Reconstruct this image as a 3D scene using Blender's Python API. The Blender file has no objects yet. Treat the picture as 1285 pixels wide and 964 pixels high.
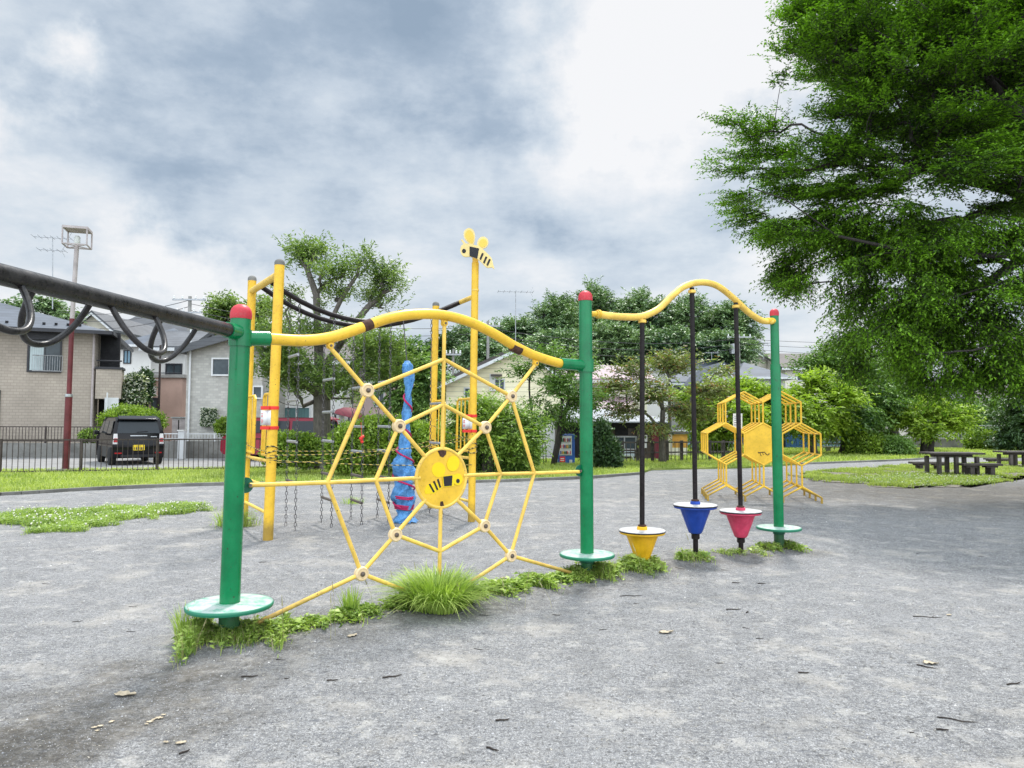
import bpy, math, random
import numpy as np
from mathutils import Vector, Matrix, noise

random.seed(7)
sc = bpy.context.scene
col = sc.collection
PI = math.pi
F, HZ, CH = 930.0, 530.0, 1.42
W0, H0 = 1285.0, 964.0

# ---------------------------------------------------------------- camera
cam_d = bpy.data.cameras.new('camera')
cam = bpy.data.objects.new('camera', cam_d)
col.objects.link(cam)
cam_d.sensor_width = 36
cam_d.lens = F / W0 * 36
cam_d.clip_start = 0.05
cam_d.clip_end = 2000
pitch = math.atan((HZ - H0 / 2) / F)
CM = (Matrix.Rotation(math.radians(90) + pitch, 3, 'X') @ Matrix.Rotation(math.radians(0.25), 3, 'Z'))
CL = Vector((0, 0, CH))
cam.matrix_world = Matrix.Translation(CL) @ CM.to_4x4()
sc.camera = cam

def ray(px, py):
    return (CM @ Vector(((px - W0 / 2) / F, -(py - H0 / 2) / F, -1))).normalized()
def D(px, py, Y):
    r = ray(px, py)
    return CL + r * (Y / r.y)
def G(px, py, z=0.0):
    r = ray(px, py)
    return CL + r * ((z - CH) / r.z)
def onplane(px, py, p0, n):
    r = ray(px, py)
    return CL + r * ((p0 - CL).dot(n) / r.dot(n))

# ---------------------------------------------------------------- materials
def rgb(r, g, b):
    f = lambda c: (c / 255 / 12.92) if c / 255 <= .04045 else ((c / 255 + .055) / 1.055) ** 2.4
    return (f(r), f(g), f(b))
class NT:
    def __init__(s, name):
        s.m = bpy.data.materials.new(name); s.m.use_nodes = True
        s.t = s.m.node_tree; s.t.nodes.clear()
        s.out = s.n('ShaderNodeOutputMaterial')
    def n(s, typ, **kw):
        x = s.t.nodes.new(typ)
        for k, v in kw.items():
            if k[0] == 'i' and k[1:].isdigit(): x.inputs[int(k[1:])].default_value = v
            else: setattr(x, k, v)
        return x
    def l(s, a, b): s.t.links.new(a, b)
    def noise(s, vec, scale, detail=4, rough=.55):
        x = s.n('ShaderNodeTexNoise'); x.inputs['Scale'].default_value = scale
        x.inputs['Detail'].default_value = detail; x.inputs['Roughness'].default_value = rough
        if vec is not None: s.l(vec, x.inputs['Vector'])
        return x.outputs['Fac']
    def ramp(s, fac, stops, interp='LINEAR'):
        r = s.n('ShaderNodeValToRGB'); r.color_ramp.interpolation = interp
        el = r.color_ramp.elements
        while len(el) < len(stops): el.new(.5)
        for e, (p, c) in zip(el, stops):
            e.position = p; e.color = (c, c, c, 1) if not hasattr(c, '__len__') else (*c[:3], 1)
        s.l(fac, r.inputs[0]); return r.outputs[0]
    def mix(s, fac, a, b, typ='MIX'):
        x = s.n('ShaderNodeMix', data_type='RGBA', blend_type=typ)
        for i, v in ((0, fac), (6, a), (7, b)):
            if hasattr(v, 'links'): s.l(v, x.inputs[i])
            elif hasattr(v, '__len__'): x.inputs[i].default_value = (*v[:3], 1)
            else: x.inputs[i].default_value = v
        return x.outputs[2]
    def math(s, op, a, b=0.0, c=0.0):
        x = s.n('ShaderNodeMath', operation=op)
        for i, v in enumerate((a, b, c)):
            if hasattr(v, 'links'): s.l(v, x.inputs[i])
            else: x.inputs[i].default_value = v
        return x.outputs[0]
    def bump(s, h, strength, dist):
        x = s.n('ShaderNodeBump'); x.inputs['Strength'].default_value = strength
        x.inputs['Distance'].default_value = dist; s.l(h, x.inputs['Height']); return x.outputs[0]
    def bsdf(s, color, rough=.6, metal=0, normal=None, spec=.5, **kw):
        b = s.n('ShaderNodeBsdfPrincipled')
        for nm, v in (('Base Color', color), ('Roughness', rough), ('Metallic', metal), ('Specular IOR Level', spec), *kw.items()):
            i = b.inputs[nm]
            if hasattr(v, 'links'): s.l(v, i)
            elif hasattr(v, '__len__'): i.default_value = (*v[:3], 1)
            else: i.default_value = v
        if normal is not None: s.l(normal, b.inputs['Normal'])
        s.l(b.outputs[0], s.out.inputs[0]); return b
    @property
    def pos(s):
        return s.n('ShaderNodeNewGeometry').outputs['Position']

def paint(name, c, rough=.4, var=.12, dirt=.0, dirtc=(.12, .08, .05), scale=3, chip=0, metal=0, bump=.0, grime=0, spec=.3, chipc=(.10, .05, .035)):
    t = NT(name); p = t.pos
    f = t.noise(p, scale, 6, .65)
    dark = tuple(x * (1 - var * 2) for x in c); lite = tuple(min(1, x * (1 + var) + var * .03) for x in c)
    cc = t.ramp(f, [(.3, dark), (.7, lite)])
    if dirt:
        f2 = t.ramp(t.noise(p, scale * 6, 8, .7), [(.52, 0), (.75, dirt)])
        cc = t.mix(f2, cc, dirtc)
    if grime:
        sz = t.n('ShaderNodeSeparateXYZ'); t.l(p, sz.inputs[0])
        gm = t.ramp(t.math('ADD', sz.outputs[2], t.math('MULTIPLY', t.noise(p, 18, 6, .7), -.25)), [(0, .55), (.14, 0)])
        cc = t.mix(gm, cc, (.07, .06, .045))
        f4 = t.ramp(t.noise(p, 46, 5, .8), [(.66, 0), (.70, .8)])
        cc = t.mix(f4, cc, tuple(x * .35 + .02 for x in c))
    if chip:
        f3 = t.ramp(t.noise(p, scale * 9, 3, .6), [(.70 - chip * .08, 0), (.72 - chip * .08, 1)])
        cc = t.mix(f3, cc, chipc)
    rr = t.ramp(t.noise(p, scale * 4, 4), [(.3, rough * .75), (.7, min(1, rough * 1.35))])
    nm = t.bump(t.noise(p, scale * 30, 3), bump, .002) if bump else None
    t.bsdf(cc, rr, metal, nm, spec=spec)
    return t.m

def siding(name, c, mortar, w=.45, h=.12, var=.12, bump=.4):
    t = NT(name); tc = t.n('ShaderNodeNewGeometry')
    s = t.n('ShaderNodeSeparateXYZ'); t.l(tc.outputs['Position'], s.inputs[0])
    xy = t.math('ADD', s.outputs[0], s.outputs[1])
    v = t.n('ShaderNodeCombineXYZ'); t.l(xy, v.inputs[0]); t.l(s.outputs[2], v.inputs[1])
    b = t.n('ShaderNodeTexBrick'); t.l(v.outputs[0], b.inputs['Vector'])
    b.inputs['Scale'].default_value = 1; b.inputs['Brick Width'].default_value = w; b.inputs['Row Height'].default_value = h
    b.inputs['Mortar Size'].default_value = .012; b.inputs['Mortar Smooth'].default_value = .4
    b.inputs['Color1'].default_value = (*c, 1); b.inputs['Color2'].default_value = (*[x * (1 - var) for x in c], 1)
    b.inputs['Mortar'].default_value = (*mortar, 1)
    st = t.ramp(t.noise(tc.outputs['Position'], .7, 6, .6), [(.3, .8), (.7, 1.05)])
    cc = t.mix(1, b.outputs['Color'], st, 'MULTIPLY')
    t.bsdf(cc, .8, 0, t.bump(b.outputs['Fac'], -bump, .01))
    return t.m

def banded(name, c, period, axis='z', var=.25, rough=.7, bump=.6):
    t = NT(name); g = t.pos
    s = t.n('ShaderNodeSeparateXYZ'); t.l(g, s.inputs[0])
    a = {'z': s.outputs[2], 'x': s.outputs[0], 'xy': t.math('ADD', s.outputs[0], s.outputs[1])}[axis]
    fr = t.math('FRACT', t.math('DIVIDE', a, period))
    ed = t.ramp(fr, [(0, .55), (.12, 1), (.9, .95), (1, .6)])
    n1 = t.ramp(t.noise(g, 1.2, 7, .6), [(.3, 1 - var), (.7, 1 + var * .4)])
    cc = t.mix(1, t.mix(1, c, ed, 'MULTIPLY'), n1, 'MULTIPLY')
    t.bsdf(cc, rough, 0, t.bump(fr, bump, .03))
    return t.m

def leafmat(name, dark, lite, trans=.4, scale=.8, tip=None, tz=.86):
    """leaf colour varies per leaf and in larger clumps; light passes through"""
    t = NT(name); g = t.n('ShaderNodeNewGeometry')
    f = t.noise(g.outputs['Position'], scale, 3, .6)
    r = g.outputs['Random Per Island']
    m = t.math('ADD', t.math('MULTIPLY', f, 1.1), t.math('MULTIPLY', r, .45))
    stops = [(.42, dark), (.95, lite)]
    cc = t.ramp(m, stops)
    if tip:
        cc = t.mix(t.ramp(r, [(tz, 0), (tz + .04, 1)]), cc, tip)
    b = t.bsdf(cc, .45, 0, spec=.35)
    tr = t.n('ShaderNodeBsdfTranslucent'); t.l(t.mix(1, cc, (1.0, 1.15, .45), 'MULTIPLY'), tr.inputs[0])
    mx = t.n('ShaderNodeMixShader'); mx.inputs[0].default_value = trans
    t.l(b.outputs[0], mx.inputs[1]); t.l(tr.outputs[0], mx.inputs[2]); t.l(mx.outputs[0], t.out.inputs[0])
    return t.m

M = {}
M['yellow'] = paint('yellow_paint', (.82, .50, .04), .34, .10, .45, (.42, .22, .05), 5, .15, grime=1)
M['yellow_pale'] = paint('weathered_yellow_paint', (.84, .55, .10), .42, .14, .45, (.48, .32, .14), 6, .15, grime=1)
M['cream'] = paint('cream_plastic', (.80, .60, .34), .5, .1, .2, (.4, .28, .15), 14)
M['green'] = paint('green_paint', (.0, .185, .060), .18, .14, .3, (.01, .08, .04), 4, .35, grime=1, spec=.4, chipc=(.02, .07, .03))
M['green_dark'] = paint('dark_green_paint', (.006, .11, .06), .3, .1, .2, (.02, .05, .03), 6)
M['red_cap'] = paint('red_plastic', (.52, .035, .05), .45, .2, .5, (.45, .18, .16), 9)
M['black_metal'] = paint('worn_black_metal', (.022, .020, .020), .3, .3, .4, (.10, .085, .07), 12)
M['black_pole'] = paint('black_pole_paint', (.012, .008, .008), .3, .25, .3, (.04, .028, .025), 15, spec=.18)
M['steel'] = paint('galvanized_steel', (.42, .43, .44), .4, .2, .4, (.2, .17, .14), 20, metal=.6)
M['bolt'] = paint('dull_bolt', (.16, .13, .11), .45, .3, .4, (.2, .1, .05), 40, metal=.5)
M['rust'] = paint('rusty_patch', (.075, .032, .02), .8, .4, .5, (.12, .06, .03), 30)
M['white'] = paint('white_paint', (.72, .72, .70), .5, .06, .2, (.45, .43, .4), 5)
M['black'] = paint('black_mark', (.018, .018, .022), .5, .15)
M['red'] = paint('red_tape', (.75, .04, .03), .4, .12)
M['blue'] = paint('blue_plastic', (.012, .055, .33), .38, .15, .25, (.01, .03, .15), 9)
M['pink'] = paint('pink_plastic', (.62, .055, .12), .42, .15, .3, (.65, .25, .28), 9)
M['yplastic'] = paint('yellow_plastic', (.80, .44, .015), .38, .12, .35, (.42, .22, .02), 9)
M['concrete'] = paint('concrete', (.30, .29, .27), .9, .15, .5, (.16, .16, .14), 3, bump=.5)
M['concrete_dark'] = paint('weathered_concrete', (.19, .185, .17), .9, .25, .7, (.08, .08, .06), 1.2, bump=.5)
M['plaster'] = paint('white_plaster', (.66, .65, .62), .85, .06, .25, (.45, .43, .38), .7)
M['cream_wall'] = banded('cream_clapboard', (.95, .87, .60), .22, 'z', .12)
M['cream_plain'] = paint('cream_plaster', (.66, .62, .52), .85, .06, .25, (.45, .42, .34), .7)
M['pinkwall'] = paint('pale_pink_wall', (.62, .47, .45), .85, .06, .2, (.45, .36, .34), .8)
M['salmon'] = paint('salmon_render', (.47, .32, .26), .85, .08, .3, (.33, .22, .18), 1.2)
M['tileA'] = siding('beige_tile_siding', (.42, .36, .295), (.29, .25, .205), .27, .115)
M['tileC'] = siding('grey_block_siding', (.47, .455, .41), (.36, .35, .33), .20, .10, .25)
M['roof_slate'] = banded('blue_grey_slate', (.085, .10, .125), .16, 'z', .3)
M['roof_dark'] = banded('dark_slate', (.055, .06, .07), .14, 'z', .3)
M['roof_grey'] = banded('grey_roof_tiles', (.11, .115, .125), .15, 'z', .3)
M['roof_brown'] = banded('brown_slate', (.10, .085, .08), .14, 'z', .3)
M['roof_pink'] = banded('faded_pink_sheet_roof', (.26, .17, .20), .25, 'xy', .15, .5)
M['roof_metal'] = banded('pale_corrugated_roof', (.28, .30, .32), .12, 'x', .2, .5)
M['glass'] = paint('window_glass', (.06, .08, .09), .08, .3, scale=1)
M['curtain'] = banded('white_curtain', (.50, .58, .58), .1, 'xy', .15)
M['curtain_teal'] = banded('teal_curtain', (.10, .20, .20), .12, 'xy', .25)
M['alu_dark'] = paint('dark_aluminium', (.035, .035, .04), .4, .1)
M['alu_white'] = paint('white_aluminium', (.62, .63, .63), .4, .06)
M['fence_brown'] = paint('brown_fence_paint', (.050, .036, .032), .5, .3, .4, (.12, .09, .07), 6)
M['maroon'] = paint('maroon_post_paint', (.13, .022, .026), .45, .2, .3, (.2, .08, .06), 4)
M['mauve'] = paint('faded_grey_pink_paint', (.42, .37, .36), .5, .12, .3, (.3, .24, .22), 4)
M['lamp_glass'] = paint('milky_lamp_glass', (.62, .63, .60), .35, .08)
M['wood_grey'] = paint('weathered_wood', (.085, .072, .065), .8, .3, .6, (.17, .15, .13), 4, bump=.6)
M['wood_old'] = paint('old_timber', (.10, .075, .055), .85, .3, .6, (.05, .04, .03), 3, bump=.6)
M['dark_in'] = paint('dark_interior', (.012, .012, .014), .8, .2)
M['door_red'] = banded('red_boards', (.16, .018, .03), .22, 'xy', .2)
M['sheet_blue'] = banded('blue_sheet_wall', (.03, .10, .22), .3, 'xy', .2)
M['sheet_lblue'] = banded('pale_blue_wall', (.22, .36, .45), .3, 'xy', .2)
M['orange_board'] = paint('orange_board', (.52, .27, .05), .7, .2, .5, (.3, .2, .1), 3)
M['car_black'] = paint('black_car_paint', (.006, .006, .008), .09, .1, scale=2, spec=.25)
M['car_red'] = paint('red_car_paint', (.27, .02, .04), .18, .1, scale=2)
M['car_glass'] = paint('tinted_car_glass', (.02, .026, .032), .05, .1, scale=1)
M['tyre'] = paint('tyre_rubber', (.02, .02, .02), .85, .2, .4, (.05, .05, .045), 12)
M['rim'] = paint('alloy_rim', (.45, .46, .48), .3, .1, metal=.7)
M['taillight'] = paint('red_tail_lamp', (.35, .012, .015), .15, .1)
M['lampclear'] = paint('clear_lamp', (.62, .60, .60), .15, .1)
M['plate'] = paint('yellow_plate', (.78, .56, .03), .45, .06)
M['vend_blue'] = paint('blue_machine_panel', (.035, .12, .42), .35, .1)
M['stem'] = paint('grass_stem', (.22, .24, .08), .7, .2)
M['twig'] = paint('dead_twig', (.035, .026, .02), .85, .3, scale=20)
M['deadleaf'] = paint('dry_leaf', (.50, .42, .30), .8, .25, .4, (.25, .17, .1), 30)
M['pebble_lt'] = paint('pale_stone', (.5, .48, .45), .85, .25, scale=15)
def barkm(name, c, sc_=6):
    t = NT(name); tc = t.pos
    mp = t.n('ShaderNodeMapping'); mp.inputs['Scale'].default_value = (1, 1, .25); t.l(tc, mp.inputs[0])
    f = t.noise(mp.outputs[0], sc_ * 4, 7, .7)
    t.bsdf(t.ramp(f, [(.3, [x * .4 for x in c]), (.55, c), (.75, [x * 1.6 for x in c])]), .95, 0, t.bump(f, .9, .03))
    return t.m
M['bark'] = barkm('grey_bark', (.12, .105, .09))
M['bark_dark'] = barkm('dark_bark', (.045, .038, .034))
M['lf_zelk'] = leafmat('zelkova_leaf', (.008, .032, .008), (.20, .40, .024), .32, .7)
M['lf_prun'] = leafmat('pruned_tree_leaf', (.03, .08, .025), (.28, .38, .11), .35, 1.4)
M['lf_dark'] = leafmat('dark_evergreen_leaf', (.015, .042, .020), (.085, .15, .055), .2, .45)
M['lf_hill'] = leafmat('hill_tree_leaf', (.020, .070, .035), (.24, .35, .16), .2, .30)
M['lf_mid'] = leafmat('mid_green_leaf', (.025, .075, .022), (.21, .34, .09), .35, .8)
M['lf_bright'] = leafmat('bright_leaf', (.06, .13, .015), (.40, .53, .08), .45, .8)
M['lf_fresh'] = leafmat('fresh_leaf', (.045, .11, .02), (.32, .45, .10), .4, .9)
M['lf_red'] = leafmat('bronze_maple_leaf', (.05, .08, .03), (.30, .34, .13), .4, 1.1, (.32, .17, .10))
M['lf_hedge'] = leafmat('hedge_leaf', (.028, .08, .012), (.30, .43, .055), .35, 1.8)
M['lf_white'] = leafmat('flowering_shrub_leaf', (.015, .045, .016), (.10, .17, .06), .3, 1.5, (.65, .66, .55), .62)
M['grass'] = leafmat('lawn_grass', (.14, .22, .03), (.50, .56, .16), .4, .7)
M['grass_near'] = leafmat('tussock_grass', (.09, .19, .02), (.50, .62, .15), .4, 4)
M['weed'] = leafmat('weed_leaf', (.08, .17, .02), (.42, .54, .13), .35, 5)
M['clover'] = leafmat('clover_leaf', (.08, .16, .03), (.38, .48, .15), .35, 1.5)
M['drygrass'] = leafmat('dry_grass_blade', (.22, .20, .08), (.48, .44, .24), .3, 3)
M['flower'] = paint('white_clover_flower', (.72, .70, .60), .8, .1, scale=30)

# ---------------------------------------------------------------- mesh helpers
ORG = {}
def tag(o, label=None, cat=None, group=None, kind=None):
    if label: o['label'] = label
    if cat: o['category'] = cat
    if group: o['group'] = group
    if kind: o['kind'] = kind
    return o
def root(name, loc, label, cat, group=None):
    o = bpy.data.objects.new(name, None); col.objects.link(o)
    o.location = loc; o.empty_display_size = .2
    ORG[o] = Vector(loc)
    return tag(o, label, cat, group)
def finish(me, name, mats, parent, origin):
    for m in mats: me.materials.append(m)
    o = bpy.data.objects.new(name, me); col.objects.link(o)
    if parent is not None:
        o.parent = parent; ORG[o] = ORG[parent]
    else:
        o.location = origin; ORG[o] = Vector(origin)
    return o
class MB:
    def __init__(s): s.v = []; s.f = []; s.mi = []
    def add(s, vs, fs, mi=0):
        b = len(s.v); s.v.extend([tuple(x) for x in vs])
        s.f.extend([tuple(i + b for i in f) for f in fs]); s.mi.extend([mi] * len(fs)); return s
    def box(s, c, d, R=None, mi=0):
        c = Vector(c); vs = []
        for x in (-.5, .5):
            for y in (-.5, .5):
                for z in (-.5, .5):
                    p = Vector((x * d[0], y * d[1], z * d[2]))
                    if R is not None: p = R @ p
                    vs.append(c + p)
        return s.add(vs, [(0, 1, 3, 2), (4, 6, 7, 5), (0, 4, 5, 1), (2, 3, 7, 6), (0, 2, 6, 4), (1, 5, 7, 3)], mi)
    def bar(s, p, q, w, h, mi=0):
        p, q = Vector(p), Vector(q); d = q - p
        u = d.cross(Vector((0, 0, 1)));
        if u.length < 1e-5: u = Vector((1, 0, 0))
        u.normalize(); t = u.cross(d).normalized()
        vs = [e + u * (a * w / 2) + t * (b * h / 2) for e in (p, q) for a, b in ((-1, -1), (1, -1), (1, 1), (-1, 1))]
        return s.add(vs, [(3, 2, 1, 0), (4, 5, 6, 7), (0, 1, 5, 4), (1, 2, 6, 5), (2, 3, 7, 6), (3, 0, 4, 7)], mi)
    def tube(s, pts, r, seg=10, mi=0, caps=True):
        pts = [Vector(p) for p in pts]; n = len(pts)
        rs = r if hasattr(r, '__len__') else [r] * n
        tg = [(pts[min(i + 1, n - 1)] - pts[max(i - 1, 0)]).normalized() for i in range(n)]
        u = tg[0].orthogonal().normalized(); vs = []
        for i in range(n):
            u = (u - tg[i] * u.dot(tg[i])); u = u.normalized() if u.length > 1e-6 else tg[i].orthogonal().normalized()
            w = tg[i].cross(u)
            for k in range(seg):
                a = 2 * PI * k / seg
                vs.append(pts[i] + (u * math.cos(a) + w * math.sin(a)) * rs[i])
        fs = []
        for i in range(n - 1):
            for k in range(seg):
                a, b = i * seg + k, i * seg + (k + 1) % seg
                fs.append((a, b, b + seg, a + seg))
        if caps:
            fs.append(tuple(range(seg - 1, -1, -1))); fs.append(tuple((n - 1) * seg + k for k in range(seg)))
        return s.add(vs, fs, mi)
    def lathe(s, prof, o, seg=24, mi=0, ax=None, flute=None):
        """prof: list of (r, h) upward along ax"""
        o = Vector(o); ax = (ax or Vector((0, 0, 1))).normalized()
        u = ax.orthogonal().normalized(); w = ax.cross(u); vs = []
        for r, h in prof:
            for k in range(seg):
                a = 2 * PI * k / seg
                rr = r * (flute(a) if flute else 1)
                vs.append(o + ax * h + (u * math.cos(a) + w * math.sin(a)) * rr)
        fs = []
        for i in range(len(prof) - 1):
            for k in range(seg):
                a, b = i * seg + k, i * seg + (k + 1) % seg
                fs.append((a, b, b + seg, a + seg))
        fs.append(tuple(range(seg - 1, -1, -1))); fs.append(tuple((len(prof) - 1) * seg + k for k in range(seg)))
        return s.add(vs, fs, mi)
    def prism(s, poly, n, mi=0):
        """poly: 3D points in a plane, extruded by vector n"""
        k = len(poly); vs = [Vector(p) for p in poly] + [Vector(p) + n for p in poly]
        nn = Vector((0, 0, 0))
        for i in range(k): nn += vs[i].cross(vs[(i + 1) % k])
        a, b = tuple(range(k)), tuple(range(k, 2 * k))
        flip = nn.dot(n) > 0
        fs = [a[::-1] if flip else a, b if flip else b[::-1]]
        for i in range(k):
            j = (i + 1) % k
            fs.append((i, j, j + k, i + k) if flip else (i, i + k, j + k, j))
        return s.add(vs, fs, mi)
    def build(s, name, mats, parent=None, origin=None, sharp=35, bevel=0, smooth=True):
        if not isinstance(mats, (list, tuple)): mats = [mats]
        if parent is not None: o0 = ORG[parent]
        elif origin is not None: o0 = Vector(origin)
        else:
            xs = [v[0] for v in s.v]; ys = [v[1] for v in s.v]; zs = [v[2] for v in s.v]
            o0 = Vector(((min(xs) + max(xs)) / 2, (min(ys) + max(ys)) / 2, min(zs)))
        me = bpy.data.meshes.new(name)
        me.from_pydata([(v[0] - o0.x, v[1] - o0.y, v[2] - o0.z) for v in s.v], [], s.f)
        me.polygons.foreach_set('material_index', s.mi)
        if smooth:
            me.shade_smooth(); me.set_sharp_from_angle(angle=math.radians(sharp))
        o = finish(me, name, [M[m] if isinstance(m, str) else m for m in mats], parent, o0)
        if bevel:
            b = o.modifiers.new('bevel', 'BEVEL'); b.width = bevel; b.segments = 2; b.limit_method = 'ANGLE'; b.angle_limit = math.radians(40)
        return o

def npmesh(name, V, Fq, mat, parent=None, origin=(0, 0, 0), smooth=False, kind=None, extra=None, mats=None, mi=None):
    """V: (n,3) world verts, Fq: (m,k) faces"""
    o0 = ORG[parent] if parent is not None else Vector(origin)
    me = bpy.data.meshes.new(name)
    V = np.asarray(V, dtype=np.float32) - np.array(o0, dtype=np.float32)
    Fq = np.asarray(Fq, dtype=np.int32)
    me.vertices.add(len(V)); me.vertices.foreach_set('co', V.ravel())
    k = Fq.shape[1]; m = len(Fq)
    me.loops.add(m * k); me.loops.foreach_set('vertex_index', Fq.ravel())
    me.polygons.add(m); me.polygons.foreach_set('loop_start', np.arange(0, m * k, k, dtype=np.int32))
    if mi is not None: me.polygons.foreach_set('material_index', np.asarray(mi, dtype=np.int32))
    me.update(calc_edges=True)
    if smooth: me.shade_smooth()
    o = finish(me, name, mats or [M[mat] if isinstance(mat, str) else mat], parent, o0)
    if kind: o['kind'] = kind
    return o

rng = np.random.default_rng(11)
def unit(a): return a / np.maximum(np.linalg.norm(a, axis=-1, keepdims=True), 1e-9)
def leaves_geo(P, Dr, N, L, Wd):
    """pointed folded leaves: base P, direction Dr, approx normal N"""
    Dr = unit(Dr); S = unit(np.cross(Dr, N)); N = np.cross(S, Dr)
    L = L[:, None]; Wd = Wd[:, None]
    mid = P + Dr * L * .42
    a = mid + S * Wd * .5 + N * L * .10; b = mid - S * Wd * .5 + N * L * .10
    tip = P + Dr * L - N * L * .12
    V = np.stack([P, a, tip, b], 1).reshape(-1, 3)
    n = len(P); i = np.arange(n)[:, None] * 4
    return V, np.concatenate([i, i + 1, i + 2, i + 3], 1)
def blades_geo(P, H, lean, Wd):
    """bent grass blades: 5 verts -> quad + quad(degenerate-free tri pair as one quad strip)"""
    n = len(P); ang = rng.uniform(0, 2 * PI, n)
    d = np.stack([np.cos(ang), np.sin(ang), np.zeros(n)], 1); a2 = ang + PI / 2 + rng.normal(0, .5, n)
    s = np.stack([np.cos(a2), np.sin(a2), np.zeros(n)], 1)
    up = np.array([0, 0, 1.])
    H = H[:, None]; lean = lean[:, None]; Wd = Wd[:, None]
    m = P + up * H * .6 + d * lean * H * .35; t = P + up * H * (1 - .35 * lean ** 1.5) + d * lean * H
    V = np.stack([P - s * Wd * .5, P + s * Wd * .5, m + s * Wd * .4, m - s * Wd * .4, t + s * Wd * .05, t - s * Wd * .05], 1).reshape(-1, 3)
    i = np.arange(n)[:, None] * 6
    Fq = np.concatenate([np.concatenate([i, i + 1, i + 2, i + 3], 1), np.concatenate([i + 3, i + 2, i + 4, i + 5], 1)], 0)
    return V, Fq

# ---------------------------------------------------------------- ground height
P1 = G(286, 805); P2 = G(737, 727); P3 = G(978, 690)
def seg_d(x, y, a, b):
    dx, dy = b.x - a.x, b.y - a.y
    t = np.clip(((x - a.x) * dx + (y - a.y) * dy) / (dx * dx + dy * dy), 0, 1)
    return np.hypot(x - a.x - t * dx, y - a.y - t * dy)
def gz(x, y):
    x = np.asarray(x, float); y = np.asarray(y, float)
    h = .010 * np.sin(x * 1.1 + .6 * np.sin(y * .9)) * np.sin(y * .83 + 1.2) + .005 * np.sin(x * 3.1 + y * 1.7) * np.sin(y * 2.6 - x) \
        + .003 * np.sin(x * 7.3 - 2 * y) * np.sin(6.1 * y + x)
    d = np.minimum(seg_d(x, y, P1, P2), seg_d(x, y, P2, P3))
    return h * np.clip((26 - y) / 8, 0, 1) + .035 * np.exp(-(d / .28) ** 2)
def gp(x, y): return Vector((x, y, float(gz(x, y))))
# ================================================================ ground
def gravel():
    t = NT('grey_gravel_ground'); p = t.pos
    f = t.math('ADD', t.math('MULTIPLY', t.noise(p, 150, 2, .8), .55), t.math('MULTIPLY', t.noise(p, 60, 5, .85), .45))
    mp = t.n('ShaderNodeMapping'); mp.inputs['Scale'].default_value = (17, 55, 40); mp.inputs['Rotation'].default_value = (0, 0, .35); t.l(p, mp.inputs[0])
    st = t.noise(mp.outputs[0], 1.0, 5, .75)
    mp2 = t.n('ShaderNodeMapping'); mp2.inputs['Scale'].default_value = (48, 15, 40); mp2.inputs['Rotation'].default_value = (0, 0, -.5); t.l(p, mp2.inputs[0])
    st2 = t.noise(mp2.outputs[0], 1.0, 5, .75)
    c = t.ramp(f, [(.40, (.085, .084, .083)), (.5, (.235, .232, .229)), (.60, (.44, .434, .424))])
    c = t.mix(t.ramp(st, [(.53, 0), (.62, .8)]), c, (.105, .108, .118))
    c = t.mix(t.ramp(st2, [(.54, 0), (.64, .7)]), c, (.12, .122, .13))
    # pale sandy patches
    pp = t.noise(p, 1.5, 6, .68)
    c = t.mix(t.ramp(pp, [(.53, 0), (.66, .6)]), c, (.42, .39, .345)); c = t.mix(t.ramp(t.noise(p, 5.5, 6, .7), [(.55, 0), (.66, .6)]), c, (.44, .42, .385)); c = t.mix(1, c, t.ramp(t.noise(p, 3.2, 7, .72), [(.34, .72), (.5, .9), (.66, 1.0)]), 'MULTIPLY')
    mid = t.noise(p, .45, 5, .6)
    c = t.mix(t.ramp(mid, [(.35, .0), (.7, .12)]), c, (.37, .375, .385))
    # darker soil near the first post and lower left, darker ground under the big tree
    s = t.n('ShaderNodeSeparateXYZ'); t.l(p, s.inputs[0])
    def blob(cx, cy, rx, ry, amt, colr, c, nz=.35):
        dx = t.math('DIVIDE', t.math('SUBTRACT', s.outputs[0], cx), rx)
        dy = t.math('DIVIDE', t.math('SUBTRACT', s.outputs[1], cy), ry)
        d = t.math('SQRT', t.math('ADD', t.math('MULTIPLY', dx, dx), t.math('MULTIPLY', dy, dy)))
        d = t.math('ADD', d, t.math('MULTIPLY', t.math('SUBTRACT', t.noise(p, 2.6, 7, .72), .5), nz * 6))
        dk = t.mix(1, c, [x * 3.4 for x in colr], 'MULTIPLY'); sm = t.mix(.25, dk, colr); return t.mix(t.math('MULTIPLY', t.ramp(d, [(.35, amt), (1.1, 0)]), t.ramp(t.noise(p, 14, 6, .75), [(.36, .35), (.58, 1)])), c, sm)
    soil = (.135, .125, .110)
    a = G(120, 900); c = blob(a.x, a.y, .95, .75, .85, soil, c)
    a = G(20, 950); c = blob(a.x, a.y, .6, .5, .8, soil, c)
    a = G(250, 840); c = blob(a.x, a.y, .9, .45, .75, soil, c)
    a = (P1 + P2) / 2
    for k in (.1, .35, .6, .85):
        q = P1.lerp(P2, k); c = blob(q.x, q.y - .12, .85, .45, .7, soil, c, .25)
    for k in (.1, .4, .7, .97):
        q = P2.lerp(P3, k); c = blob(q.x, q.y - .1, .75, .45, .7, soil, c, .25)
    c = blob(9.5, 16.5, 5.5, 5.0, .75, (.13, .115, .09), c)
    a = G(950, 640); c = blob(a.x, a.y, 1.4, .9, .5, (.17, .16, .15), c)
    a = G(480, 680); c = blob(a.x, a.y, 1.6, 1.2, .4, (.19, .185, .175), c)
    hgt = t.math('ADD', t.math('MULTIPLY', f, .35), t.math('ADD', t.math('MULTIPLY', t.noise(p, 45, 5, .7), 1.2), t.math('MULTIPLY', t.noise(p, 7, 5, .65), 3.2)))
    t.bsdf(c, .93, 0, t.bump(hgt, .75, .014), spec=.25)
    return t.m
M['gravel'] = gravel()
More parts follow.
